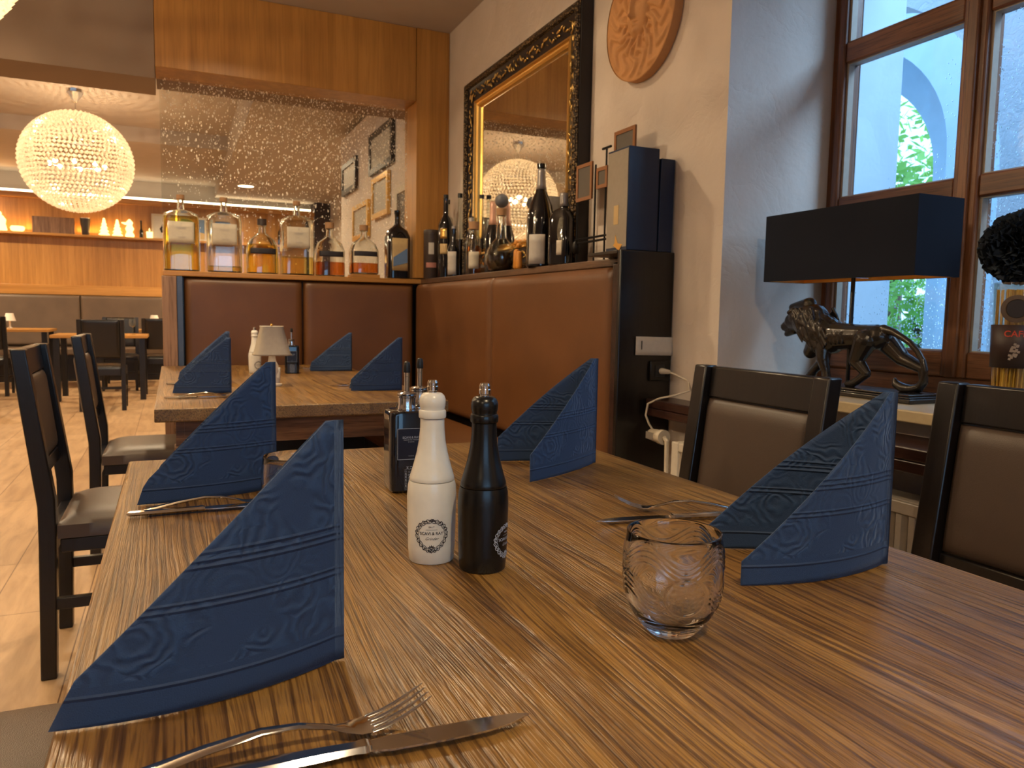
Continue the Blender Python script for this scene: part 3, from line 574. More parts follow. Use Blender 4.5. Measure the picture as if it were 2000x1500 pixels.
for y in (.16, -.17): ir.tube([(-.045, y, .004), (.045, y, .004)], .004, 6)
ir.ball((0, .165, .07), (.018, .018, .03), 10, 6)
obj('iron_frame', ir, M_IRON, rk)
for (y0, y1, z0, z1) in ((.03, .155, .25, .395), (-.085, -.005, .28, .36), (-.27, -.13, .32, .47)):
    fm = MB(); w = .014
    fm.box(-.012, y0, z0, -.004, y0+w, z1).box(-.012, y1-w, z0, -.004, y1, z1).box(-.012, y0+w, z0, -.004, y1-w, z0+w).box(-.012, y0+w, z1-w, -.004, y1-w, z1)
    f1 = obj('small_frame', fm, M_FRAMEWOOD, rk); obj('slate', MB().box(-.0095, y0+w, z0+w, -.006, y1-w, z1-w), M_SLATE, f1)
# ================================================================ MIRROR
mr = thing('wall_mirror', 'large mirror in a black and gold carved frame leaning on the plaster wall', 'mirror', (1.604, 3.49, 1.27))
def frame_sweep(prof, hw, z0, z1):
    """prof: list (inset from outer edge, protrusion) ; rectangle y -hw..hw, z z0..z1"""
    mb = MB(); k = len(prof)
    corners = [(-hw, z0, 1, 1), (hw, z0, -1, 1), (hw, z1, -1, -1), (-hw, z1, 1, -1)]
    for (y, z, a, b) in corners:
        for i, d in prof: mb.v.append((-d, y+a*i, z+b*i))
    for c in range(4):
        n = (c+1) % 4
        for i in range(k-1): mb.f.append((c*k+i, n*k+i, n*k+i+1, c*k+i+1))
    return mb
ZB, ZT, HW = .0, 1.077, .672
obj('black_side', frame_sweep([(.0, .0), (.0, .055), (.03, .058)], HW, ZB, ZT), M_BLACKWOOD, mr, ang=.3)
obj('outer_moulding', frame_sweep([(.006, .0585), (.012, .068), (.024, .073), (.036, .068), (.040, .056)], HW, ZB, ZT), M_CARVED, mr, ang=.3)
obj('black_band', frame_sweep([(.040, .055), (.06, .048), (.11, .040), (.116, .040)], HW, ZB, ZT), M_BLACKWOOD, mr, ang=.3)
obj('inner_moulding', frame_sweep([(.112, .041), (.116, .047), (.124, .046), (.128, .036), (.133, .034), (.138, .040), (.147, .032), (.152, .018)], HW, ZB, ZT), M_GOLDB, mr, ang=.3)
orn = MB(); rnd = random.Random(3)
def leafblob(y, z, s, a, mb):
    k = len(mb.v); mb.ball((0, 0, 0), (.005, s, s*.38), 8, 5)
    mb.xf(lambda v: (v.x-.050, y+v.y*cos(a)-v.z*sin(a), z+v.y*sin(a)+v.z*cos(a)), k)
for side in range(4):
    Ln = 2*HW if side % 2 == 0 else ZT-ZB; n = int((Ln-.14)/.026)
    for i in range(n):
        t = .07+(Ln-.14)*(i+.5)/n; w = .076+.016*sin(i*1.15); a = rnd.uniform(-1.2, 1.2); s = rnd.uniform(.009, .017) if i % 5 else .021
        if side == 0: leafblob(-HW+t, ZB+w, s, a, orn)
        elif side == 2: leafblob(-HW+t, ZT-w, s, a, orn)
        elif side == 1: leafblob(HW-w, ZB+t, s, a+1.57, orn)
        else: leafblob(-HW+w, ZB+t, s, a+1.57, orn)
        if i % 2: 
            w2 = .076-.02*sin(i*1.15); s *= .7
            if side == 0: leafblob(-HW+t, ZB+w2, s, -a, orn)
            elif side == 2: leafblob(-HW+t, ZT-w2, s, -a, orn)
            elif side == 1: leafblob(HW-w2, ZB+t, s, -a+1.57, orn)
            else: leafblob(-HW+w2, ZB+t, s, -a+1.57, orn)
obj('gilded_ornament', orn, M_GOLD, mr)
obj('mirror_glass', MB().box(-.018, -HW+.148, ZB+.148, -.012, HW-.148, ZT-.148), M_MIRROR, mr, smooth=False)
obj('back_board', MB().box(-.0115, -HW+.01, ZB+.01, -.001, HW-.01, ZT-.01), M_BLACKWOOD, mr)
# ================================================================ SUN RELIEF
sn = thing('sun_plaque', 'round terracotta wall relief of a sun with a face', 'wall relief', (1.604, 2.43, 2.142))
R_ = .222
def relief(x, y):   # x right(-y world), y up, unit disc -> height
    r = sqrt(x*x+y*y); a = math.atan2(y, x); h = 0; Y_ = y; y = y-.06
    fx, fy = x/.30, (y-.02)/.42; rf = fx*fx+fy*fy
    if rf < 1:
        h = .62*sqrt(1-rf); h0 = h
        h += .20*math.exp(-((x/.045)**2)) * (1 if -.08 < y < .2 else math.exp(-((min(abs(y+.08), abs(y-.2)))/.03)**2))   # nose
        h += .12*math.exp(-((x/.075)**2+((y+.085)/.035)**2))
        for sx in (-1, 1):
            h -= .13*math.exp(-(((x-sx*.115)/.06)**2+((y-.125)/.045)**2)); h += .13*math.exp(-(((x-sx*.115)/.045)**2+((y-.115)/.02)**2)); h += .09*math.exp(-(((x-sx*.115)/.08)**2+((y-.195)/.02)**2))
        h += .10*math.exp(-((x/.07)**2+((y+.165)/.018)**2)) + .10*math.exp(-((x/.055)**2+((y+.205)/.02)**2)) - .12*math.exp(-((x/.08)**2+((y+.185)/.012)**2)); h += .08*math.exp(-((x/.07)**2+((y+.30)/.04)**2)); h = h0+(h-h0)*1.9
    elif r < .96:
        y = Y_
        k = min(1, max(0, (rf-1)/.8)) * min(1, (.96-r)/.05)
        w = sin(a*17 + 2.4*sin(r*13+a*3)); h = .33*max(0, w)**.6*k*(1.15-r*.6) if k > 0 else 0
        if r < .62: h = max(h, .30*max(0, sin(a*11+r*9+1.3))**.7*min(1, (.66-r)/.1))
    return h
sm = MB(); nr, na = 64, 168
sm.v.append((-.035, 0, 0)); 
def P(r, a):
    x, y = r*cos(a), r*sin(a); return (-.033-.042*relief(x, y), -x*R_, y*R_)
sm.v[0] = (P(0, 0)[0], 0, 0)
for j in range(1, nr+1):
    for i in range(na): sm.v.append(P(j/nr*.985, 2*pi*i/na))
for i in range(na): sm.f.append((0, 1+i, 1+(i+1) % na))
for j in range(nr-1):
    for i in range(na): k = (i+1) % na; sm.f.append((1+j*na+i, 1+(j+1)*na+i, 1+(j+1)*na+k, 1+j*na+k))
obj('carved_face', sm, M_TERRA, sn, ang=3)
sd = MB(); sd.lathe([(0, R_*1.0), (.034, R_*1.0), (.036, R_*.985)], 96, capt=False).xf(lambda v: (-v.z, v.y, v.x)); obj('disc_rim', sd, M_TERRA, sn)
# ================================================================ TABLES
def table(name, label, x0, x1, y0, y1, loc):
    t = thing(name, label, 'table', loc)
    obj('tabletop', MB().box(x0, y0, .708, x1, y1, .75), M_TABLE, t, bevel=.004, seg=3)
    for x in (x0+.09, x1-.09):
        for y in (y0+.1, y1-.1): obj('leg', MB().box(x-.035, y-.035, 0, x+.035, y+.035, .62), M_TABLEEDGE, t, bevel=.004)
    obj('apron', MB().box(x0+.06, y0+.08, .621, x0+.085, y1-.08, .7075).box(x1-.085, y0+.08, .621, x1-.06, y1-.08, .7075).box(x0+.086, y0+.08, .621, x1-.086, y0+.105, .7075).box(x0+.086, y1-.105, .621, x1-.086, y1-.08, .7075), M_TABLEEDGE, t)
    return t
table('dining_table', 'large oak dining table in the foreground set with blue napkins and pepper mills', -.4875, .4875, -.95, .95, (.4025, .732, 0))
table('dining_table', 'second oak dining table in front of the brown leather booth', -.475, .475, -.97, .97, (.42, 3.51, 0))
# ---------------------------------------------------------------- chairs
def make_chair(label, group, full=False, leather=M_CHLEATHER):
    """faces local +Y, origin at floor centre"""
    t = thing('dining_chair', label, 'chair', (0, 0, 0), 0, group)
    w, d = .215, .20; ZTp = .94
    for s in (-1, 1):
        x = s*(w-.022)
        obj('leg', MB().xprism([(-d-.03, 0), (-d+.01, 0), (-d+.022, .42), (-d+.022, .52), (-d-.035, ZTp), (-d-.072, ZTp), (-d-.022, .50), (-d-.022, .40)], x-.022, x+.022), M_DARK, t, bevel=.004)
        obj('leg', MB().bar((x, d-.02, 0), (x, d-.015, .405), .03, .03, (0, 1, 0), .042, .042), M_DARK, t, bevel=.003)
    obj('seat_rail', MB().box(-w+.046, -d-.01, .365, w-.046, -d+.02, .43).box(-w+.046, d-.035, .365, w-.046, d-.003, .405).box(-w+.005, -d+.03, .365, -w+.035, d-.04, .405).box(w-.035, -d+.03, .365, w-.005, d-.04, .405), M_DARK, t, bevel=.003)
    obj('stretcher', MB().box(-w+.008, -d+.012, .20, -w+.03, d-.037, .232).box(w-.03, -d+.012, .20, w-.008, d-.037, .232).box(-w+.031, -.012, .202, w-.031, .012, .23), M_DARK, t, bevel=.002)
    st = MB(); st.grid(lambda u, v: ((u*2-1)*w*(1-.02*v), (-d+.025)+(v*(2*d-.02)), .445 + .03*(1-(2*u-1)**6)*(1-(2*v-1)**6)), 20, 20)
    k = 21; bd = [i for i in range(k)] + [j*k+20 for j in range(1, k)] + [20*k+i for i in range(19, -1, -1)] + [j*k for j in range(19, 0, -1)]; b = len(st.v)
    for i in bd: st.v.append((st.v[i][0], st.v[i][1], .407))
    for i in range(len(bd)): j = (i+1) % len(bd); st.f.append((bd[j], bd[i], b+i, b+j))
    st.f.append(tuple(b+i for i in range(len(bd)))); obj('seat', st, leather, t, ang=1.0)
    yb = lambda z: -d-.0 - (z-.50)/.44*.052
    def slab(x0, x1, z0, z1, th, off=0):
        return MB().hexa([(x0, yb(z0)-th+off, z0), (x1, yb(z0)-th+off, z0), (x1, yb(z0)+off, z0), (x0, yb(z0)+off, z0), (x0, yb(z1)-th+off, z1), (x1, yb(z1)-th+off, z1), (x1, yb(z1)+off, z1), (x0, yb(z1)+off, z1)])
    iw = w-.0445
    if not full:
        obj('top_rail', slab(-iw, iw, .862, ZTp-.002, .026), M_DARK, t, bevel=.004); obj('lower_rail', slab(-iw, iw, .57, .61, .024), M_DARK, t, bevel=.003)
        pd = MB(); z0, z1 = .612, .860
    else: pd = MB(); z0, z1 = .55, ZTp-.003
    def fb(sgn):
        def g(u, v):
            e = min(1, min(u, 1-u)*2*iw/.03); e2 = min(1, min(v, 1-v)*(z1-z0)/.03); k = sqrt(max(0, 1-(1-e)**2))*sqrt(max(0, 1-(1-e2)**2)); z = z0+v*(z1-z0)
            return ((u*2-1)*iw, yb(z) - .013 + sgn*(.006+.014*k), z)
        return g
    f_ = lambda s: (lambda u, v: fb(s)(.5-.5*cos(pi*u), .5-.5*cos(pi*v)))
    pd.grid(f_(1), 16, 16); n0 = len(pd.v); pd.grid(f_(-1), 16, 16); pd.f[256:] = [tuple(reversed(f)) for f in pd.f[256:]]
    k = 17; bd = [i for i in range(k)] + [j*k+16 for j in range(1, k)] + [16*k+i for i in range(15, -1, -1)] + [j*k for j in range(15, 0, -1)]
    for i in range(len(bd)): j = (i+1) % len(bd); pd.f.append((bd[j], bd[i], n0+bd[i], n0+bd[j]))
    obj('back_pad', pd, leather, t, ang=1.0)
    return t
ch = make_chair('dark wood chair with leather back right of the main table, beside the cabinet', 'dining chairs at the oak tables')
ch.location = (.965, 1.335, 0); ch.rotation_euler = (0, 0, pi/2)
G = 'dining chairs at the oak tables'
dup(ch, (1.14, .80, 0), pi/2, 'dark wood chair cut off by the right edge, in front of the tissue pompom')
dup(ch, (-.13, 2.63, 0), -pi/2, 'dark wood chair nearer the viewer at left of the second table')
dup(ch, (-.10, 3.72, 0), -pi/2, 'dark wood chair further back at left of the second table')
tc_ = make_chair('chair with taupe grained leather seat cut off at the lower left corner', G, leather=M_TAUPE); tc_.location = (-.30, 1.09, 0); tc_.rotation_euler = (0, 0, -pi/2)
# ---------------------------------------------------------------- napkins
def napkin(label, foot, tips, H=.22, kink=.94, bow=.018, group='navy napkins folded upright on the tables', e=.034, lean=(0, 0)):
    F = Vector((*foot, 0)); T = [Vector((*q, 0)) for q in tips]
    path = []
    def wing(T, sgn, n=26):
        d = T-F; Ln = d.length; a = d.normalized(); nn = Vector((a.y, -a.x, 0))*-sgn; pts = []
        for i in range(n+1): u = i/n; pts.append((F + a*(.004+u*(Ln-.004)) + nn*(bow*4*u*(1-u)*.9) , u))
        return pts
    w1 = wing(T[0], -1 if (T[0]-F).cross(T[1]-F).z > 0 else 1); w2 = wing(T[1], 1 if (T[0]-F).cross(T[1]-F).z > 0 else -1)
    b_ = -((T[0]-F).normalized()+(T[1]-F).normalized()).normalized()*.004
    seq = [(p, u, -1) for p, u in reversed(w1)] + [(F+b_, 0, 0)] + [(p, u, 1) for p, u in w2]
    def hh(u):
        if u <= kink: return H + (e-H)*((u/kink)) + .006*sin(pi*u/kink)
        return e*(1-(u-kink)/(1-kink)) if kink < 1 else e
    NV = 18; mb = MB(); mb.uv = []; dist = 0; prev = None
    for p, u, s in seq:
        if prev is not None: dist += (p-prev).length
        prev = p; h = hh(u)-(.006 if u < .02 else 0)
        for j in range(NV+1):
            v = j/NV; z = max(h, .0006)*v; q = p + Vector((lean[0], lean[1], 0))*z
            mb.v.append((q.x-F.x, q.y-F.y, z+.0006)); mb.uv.append((dist+s*.3, z))
    w = NV+1
    for i in range(len(seq)-1):
        for j in range(NV): mb.f.append((i*w+j, (i+1)*w+j, (i+1)*w+j+1, i*w+j+1))
    o = obj('paper_napkin', mb, M_NAPKIN, None, ang=3, solid=.0012); o.location = (foot[0], foot[1], .7508); return tag(o, label, 'napkin', group)
napkin('largest navy napkin folded upright at the near left corner of the main table', (.128, .646), [(-.087, .608), (-.035, .655)], .218, .93, .022)
napkin('navy napkin folded upright at the far left of the main table behind the nearest one', (.155, 1.337), [(-.055, 1.291), (-.038, 1.40)], .224, .95, .016)
napkin('navy napkin folded upright at the far right of the main table behind the black mill', (.798, 1.353), [(.592, 1.231), (.614, 1.434)], .224, 1.0, .012, e=.05)
napkin('navy napkin folded upright at the right edge of the main table beside the tumbler', (.813, .656), [(.588, .661), (.64, .79)], .223, 1.0, .022, e=.028)
napkin('navy napkin standing nearest at the left of the second table', (.193, 2.967), [(-.003, 3.0), (.03, 3.08)], .21, .96, .008)
napkin('navy napkin at left of the second table hidden behind the front one', (.221, 3.465), [(.02, 3.60), (.03, 3.50)], .22, .96, .008)
napkin('navy napkin at the far right corner of the second table by the booth', (.849, 3.938), [(.646, 3.977), (.66, 4.08)], .205, .98, .006)
napkin('navy napkin at the near right of the second table', (.823, 2.904), [(.63, 2.932), (.645, 3.03)], .215, .98, .006)
# ---------------------------------------------------------------- mills
def mill_r(z):
    pr = MILL
    for (a, ra), (b, rb) in zip(pr, pr[1:]):
        if a <= z <= b and b > a: return ra+(rb-ra)*(z-a)/(b-a)
    return .03
MILL = [(0, .0268), (.002, .0280), (.02, .0292), (.05, .0300), (.08, .0305), (.094, .0296), (.100, .0280)]
def mill(label, loc, mat, inkmat, rz, top=None, group=None, dots='SALT'):
    t = thing('spice_mill', label, 'spice mill', loc, rz, group)
    obj('body', MB().lathe(MILL, 64), mat, t, ang=.8)
    obj('neck', MB().lathe([(.1006, .0274), (.1015, .0278), (.106, .0270), (.115, .0243), (.125, .0215), (.135, .0190), (.150, .0163), (.165, .0150), (.1765, .0148)], 64), mat, t, ang=.8)
    obj('head', MB().lathe([(.1768, .0150), (.1775, .0163), (.1790, .0168), (.1850, .0168), (.1868, .0160), (.1875, .0150), (.189, .0149), (.192, .0158), (.197, .0163), (.201, .0160), (.205, .0145), (.2078, .0115), (.2085, .009)], 64), mat, t, ang=.5)
    kn = MB().lathe([(.2085, .0052), (.2105, .0052), (.2112, .0066), (.2160, .0070), (.2170, .0064), (.2205, .0066), (.2235, .0054), (.2242, .003)], 24)
    obj('metal_knob', kn, M_CHROME, t, ang=.4)
    # printed crest, wrapped on the body (front = local -Y)
    wrap = lambda x, y: (lambda r, a: (r*sin(a), -r*cos(a), y+.038))(mill_r(y+.038)+.00025, x/.0298)
    cr = MB()
    def strip(pts, w):
        n = len(pts); b = len(cr.v)
        for i, (x, y) in enumerate(pts):
            x2, y2 = pts[(i+1) % n]; x1, y1 = pts[i-1]; dx, dy = x2-x1, y2-y1; l = sqrt(dx*dx+dy*dy) or 1; nx, ny = -dy/l*w/2, dx/l*w/2
            cr.v += [wrap(x+nx, y+ny), wrap(x-nx, y-ny)]
        for i in range(n): j = (i+1) % n; cr.f.append((b+2*i, b+2*i+1, b+2*j+1, b+2*j))
    def shield(s, k=1.0):
        P_ = []
        for i in range(72):
            a = 2*pi*i/72; x = cos(a)*.0205*s; y = sin(a)*.0205*s
            if y < 0: x *= 1-.22*(-sin(a))**1.5; y *= 1.05
            else: y *= .92
            P_.append((x, y))
        return P_
    strip([(x*(1+.05*sin(i*1.9)), y*(1+.05*sin(i*1.9))) for i, (x, y) in enumerate(shield(1.0))], .0010); strip([(x*(1+.03*cos(i*1.4)), y*(1+.03*cos(i*1.4))) for i, (x, y) in enumerate(shield(.80))], .0007); strip([(x*(1+.06*sin(i*2.4)), y*(1+.06*sin(i*2.4))) for i, (x, y) in enumerate(shield(.90))], .0008)
    for i, (x, y) in enumerate(shield(.91)):
        if i % 3: continue
        l = sqrt(x*x+y*y); ux, uy = x/l, y/l; tx, ty = -uy, ux; sg = 1 if i % 2 else -1; s = .0022; b = len(cr.v)
        q = [(x-ux*s, y-uy*s), (x+tx*s*.5*sg, y+ty*s*.5*sg), (x+ux*s*1.2+tx*s*sg, y+uy*s*1.2+ty*s*sg), (x-tx*s*.2*sg, y-ty*s*.2*sg)]
        if sg < 0: q.reverse()
        cr.v += [wrap(*p) for p in q]; cr.f.append((b, b+1, b+2, b+3))
    def fan(cx, cy, s, up):
        for k in range(5):
            a = pi/2+(k-2)*.55 + (0 if up else 0); b = len(cr.v); ux, uy = cos(a), sin(a); tx, ty = -uy, ux
            cr.v += [wrap(cx+ux*s*.2, cy+uy*s*.2), wrap(cx+ux*s*.7-tx*s*.2, cy+uy*s*.7-ty*s*.2), wrap(cx+ux*s*1.2, cy+uy*s*1.2), wrap(cx+ux*s*.7+tx*s*.2, cy+uy*s*.7+ty*s*.2)]; cr.f.append((b, b+1, b+2, b+3))
    fan(0, .0165, .0035, 1); fan(0, -.0175, .0045, 1); strip([(x*.004, y*.0015-.0195) for x, y in [(cos(a), sin(a)) for a in [2*pi*i/12 for i in range(12)]]], .0007)
    # the two rules and the lettering
    for (x0, x1, y, w) in ((-.007, .007, .0062, .0003),):
        for i in range(8):
            a, b2_ = x0+(x1-x0)*i/8, x0+(x1-x0)*(i+1)/8; b = len(cr.v); cr.v += [wrap(a, y), wrap(b2_, y), wrap(b2_, y+w), wrap(a, y+w)]; cr.f.append((b, b+1, b+2, b+3))
    text_mesh(cr, dots, .0026, wrap, dy=.0098, spacing=1.3, offset=.00004)
    text_mesh(cr, 'SCAVI & RAY', .0050, wrap, dy=.0016, spacing=1.0, offset=.00008)
    text_mesh(cr, 'Grinder', .0050, wrap, shear=.5, dy=-.0048)
    obj('printed_crest', cr, inkmat, t, smooth=False)
    return t
mill('white bottle shaped salt mill with printed crest on the main table', (.2905, .884, .7505), M_WHITE, M_INK, -.318)
mill('black bottle shaped pepper mill with silver crest on the main table', (.3375, .830, .7505), M_BLACK, M_SILVERINK, .78, dots='PEPPER')
mill('white mill on the second table beside the little lamp', (.371, 3.928, .7505), M_WHITE, M_INK, .5)
# ---------------------------------------------------------------- oil bottles
def oilbottle(label, loc, rz, txt2=True):
    t = thing('oil_bottle', label, 'oil bottle', loc, rz)
    obj('glass_body', MB().lathe([(0, .030, 6), (.004, .0345, 7), (.02, .0350, 8), (.130, .0350, 8), (.137, .0335, 7), (.1395, .029, 5)], 64, rot=0), M_BLACKGLOSS, t, ang=.5)
    obj('collar', MB().lathe([(.1396, .0165), (.142, .0165), (.145, .0158), (.148, .0152), (.160, .0152), (.1615, .0165), (.1635, .0165)], 40), M_CHROME, t, ang=.4)
    obj('stopper_ring', MB().lathe([(.1637, .013), (.166, .0165), (.168, .0165), (.1695, .013)], 40), M_CHROME, t, ang=.4)
    obj('spout', MB().lathe([(.1697, .0062), (.1705, .0048), (.196, .0045), (.1965, .0050), (.203, .0050)], 20), M_STEEL, t, ang=.4)
    obj('spout_cap', MB().lathe([(.2032, .0060), (.205, .0064), (.216, .0060), (.221, .0045), (.2225, .002)], 20), M_RUBBER, t, ang=.6)
    wrap = lambda x, y: (x, -.0354, y+.075); lb_ = MB(); fr_ = MB()
    k = len(lb_.v); lb_.box(-.0235, -.03535, .058, .0235, -.0351, .111); lo = obj('label', lb_, plain('blue_black_label', (.006, .007, .02), .4), t, smooth=False)
    for (a, b, c, d) in ((-.0235, .058, .0235, .0587), (-.0235, .1103, .0235, .111), (-.0235, .058, -.0229, .111), (.0229, .058, .0235, .111)): fr_.box(a, -.0356, b, c, -.0354, d)
    text_mesh(fr_, 'SCAVI & RAY', .0052, lambda x, y: (x, -.0356, y+.0955), spacing=1.0, offset=.00005)
    text_mesh(fr_, 'OLIO EXTRA VERGINE', .0026, lambda x, y: (x, -.0356, y+.0915)); text_mesh(fr_, 'DI OLIVA', .0026, lambda x, y: (x, -.0356, y+.088)); text_mesh(fr_, 'VERDE', .0026, lambda x, y: (x, -.0356, y+.064), spacing=1.4)
    obj('label_print', fr_, M_SILVERINK, lo, smooth=False)
    g = MB(); rn = random.Random(5)
    for r in range(8):
        for c_ in range(4 if r else 3):
            x, z = -.009+c_*.006+(.003 if r == 0 else 0), .044-.0052*r; g.box(x-.0021, -.0356, z-.0018, x+.0021, -.0352, z-.0013).box(x-.0021, -.0356, z+.0012, x+.0021, -.0352, z+.0017)
            if rn.random() < .7: g.ball((x, -.0354, z), (.0009, .0002, .0011), 6, 4)
    obj('printed_tower', g, M_SILVERINK, t, smooth=False)
    f = MB()
    for i in range(26): f.ball((.0353, -.01+.006*sin(i*1.7), .02+.0038*i), (.0002, .0011+.0006*(i % 2), .0012), 6, 4)
    obj('printed_vine', f, M_SILVERINK, t, smooth=False)
    return t
oilbottle('square black oil bottle with framed label behind the white mill', (.368, 1.262, .7505), -.06)
oilbottle('second square black oil bottle, turned, behind the first on the main table', (.420, 1.355, .7505), .62)
o3 = oilbottle('small black square oil bottle on the second table by the booth', (.538, 3.86, .7505), -.1)
# ---------------------------------------------------------------- tumblers
def tumbler(label, loc, relief_=True):
    t = thing('glass_tumbler', label, 'drinking glass', loc)
    prof = [(0.0, .0), (.0005, .020), (.003, .0255), (.010, .0315), (.022, .0395), (.038, .0458), (.055, .0478), (.075, .0478), (.090, .0466), (.1000, .0452)]
    def ro(z):
        for (a, ra), (b, rb) in zip(prof, prof[1:]):
            if a <= z <= b: return ra+(rb-ra)*(z-a)/(b-a)
        return prof[-1][1]
    mb = MB(); n = 200; zs = [.0005+.0995*(i/90)**1.0 for i in range(91)]; b = 0
    for z in zs:
        # smooth radius
        r = (ro(max(z-.004, 0.0005))+ro(z)*2+ro(min(z+.004, .1)))/4
        for i in range(n):
            a = 2*pi*i/n; d = 0
            if relief_:
                for k in range(4):
                    for zc in (.072, .040):
                        zz = zc + .0052*k + .009*sin(a*4+ (0 if zc > .05 else 2.2)) ; e = (z-zz)/.0010
                        md = (a-4.35) % (2*pi); md = min(md, 2*pi-md)
                        if abs(e) < 3 and not (md < .55 and zc < .05): d += .0011*math.exp(-e*e)
                md = (a-4.35+pi) % (2*pi)-pi; rr = sqrt((md*.046)**2+(z-.05)**2)
                d += .0012*math.exp(-((rr-.0175)/.0010)**2)
                if rr < .016: d += .0010*max(0, sin(rr*900+sin(md*40)*2)*cos(md*70+z*800))
            mb.v.append(((r+d)*cos(a), (r+d)*sin(a), z))
    nz = len(zs)
    for j in range(nz-1):
        for i in range(n): k = (i+1) % n; mb.f.append((j*n+i, j*n+k, (j+1)*n+k, (j+1)*n+i))
    mb.f.append(tuple(range(n-1, -1, -1)))
    inner = [(.1006, .0447), (.1008, .0440), (.1000, .0430), (.090, .0436), (.075, .0448), (.055, .0448), (.038, .0426), (.024, .0365), (.016, .030), (.0115, .020), (.0105, .008)]
    b = len(mb.v)
    for z, r in inner:
        for i in range(n): a = 2*pi*i/n; mb.v.append((r*cos(a), r*sin(a), z))
    for i in range(n): k = (i+1) % n; mb.f.append(((nz-1)*n+i, (nz-1)*n+k, b+k, b+i))
    for j in range(len(inner)-1):
        for i in range(n): k = (i+1) % n; mb.f.append((b+j*n+i, b+j*n+k, b+(j+1)*n+k, b+(j+1)*n+i))
    e = b+(len(inner)-1)*n; mb.f.append(tuple(e+i for i in range(n)))
    obj('glass_bowl', mb, M_GLASS, t, ang=1.2); return t
tumbler('empty clear tumbler with embossed waves at the right of the main table', (.4385, .588, .7505))
tumbler('clear tumbler mostly hidden between the two left napkins of the main table', (.158, 1.10, .7505), False)
# ---------------------------------------------------------------- cutlery
def loft(secs, mb):   # secs: (x, z, halfwidth, thick)
    b = len(mb.v)
    for x, z, w, t in secs:
        for (yy, zz) in ((-w, 0), (-w*.6, -t*.5), (w*.6, -t*.5), (w, 0), (w*.6, t*.5), (-w*.6, t*.5)): mb.v.append((x, yy, z+zz))
    for i in range(len(secs)-1):
        for k in range(6): j = (k+1) % 6; mb.f.append((b+i*6+k, b+i*6+j, b+(i+1)*6+j, b+(i+1)*6+k))
    mb.f.append(tuple(b+k for k in range(5, -1, -1))); mb.f.append(tuple(b+(len(secs)-1)*6+k for k in range(6))); return mb
def fork_mb():
    mb = MB(); loft([(0, .004, .004, .002), (.003, .0045, .0075, .003), (.02, .007, .0080, .0035), (.05, .0125, .0062, .004), (.085, .0165, .0042, .0042), (.11, .0150, .0030, .0038), (.13, .0100, .0030, .003), (.142, .0066, .0075, .0018), (.152, .0052, .0115, .0015), (.162, .0056, .0125, .0015)], mb)
    for i in range(4):
        y = -.0108+.0072*i; k = len(mb.v); loft([(.160, .0056, .0020, .0016), (.17, .0072, .0019, .0017), (.182, .0112, .0017, .0017), (.194, .0168, .0014, .0015), (.204, .0225, .0008, .0010)], mb); mb.xf(lambda v: (v.x, v.y+y, v.z), k)
    return mb
def knife(parent_fn):
    t = parent_fn
    obj('handle', loft([(0, .006, .004, .003), (.003, .006, .0085, .005), (.03, .006, .0090, .006), (.07, .006, .0080, .0062), (.095, .006, .0068, .006), (.1, .006, .0078, .007), (.103, .006, .0078, .007), (.106, .006, .006, .005)], MB()), M_STEEL, t, ang=.5)
    b = MB(); pts = [(.105, -.006), (.12, -.0095), (.16, -.0105), (.19, -.009), (.21, -.005), (.226, .003), (.215, .0068), (.19, .0085), (.15, .0085), (.12, .0080), (.105, .006)]
    b.prism(pts, .0052, .0066); obj('blade', b, M_STEEL, t); return t
FK = None
fk = thing('table_fork', 'steel fork resting on a knife at the front edge of the main table', 'fork', (-.035, .517, .7515), .03); obj('fork_body', fork_mb(), M_STEEL, fk, ang=.9)
kf = knife(thing('table_knife', 'steel table knife at the front edge of the main table with blade to the right', 'knife', (.014, .500, .7500), math.atan2(-.010, .2)))
fks = [((-.045, 1.235, .7515), .02, 'steel fork lying in front of the far left napkin'), ((.815, .915, .7515), math.atan2(.10, -.19)+.02, 'steel fork left of the right hand napkin behind the tumbler'), ((.83, 1.435, .7515), 2.75, 'steel fork beside the napkin behind the black mill'),
       ((.01, 2.84, .7515), .02, 'steel fork in front of the left napkin on the second table'), ((.0, 3.37, .7515), .05, 'steel fork behind the left napkin on the second table'), ((.80, 3.12, .7515), 2.95, 'steel fork beside the near right napkin on the second table'), ((.80, 4.10, .7515), 2.9, 'steel fork by the far right napkin on the second table')]
for l, r, s in fks: dup(fk, l, r, s)
kfs = [((-.066, 1.218, .7500), .0, 'steel knife lying in front of the far left napkin, handle to the left'), ((.785, .905, .7500), math.atan2(.046, -.25), 'steel knife behind the tumbler pointing left'), ((.83, 1.40, .7500), 2.6, 'steel knife half hidden by the napkin behind the black mill'),
       ((-.03, 2.815, .7500), .02, 'steel knife in front of the left napkin on the second table'), ((-.025, 3.34, .7500), .05, 'steel knife behind the left napkin on the second table'), ((.81, 3.09, .7500), 2.95, 'steel knife beside the near right napkin on the second table'), ((.8, 4.07, .7500), 2.95, 'steel knife by the far right napkin on the second table')]
for l, r, s in kfs: dup(kf, l, r, s)
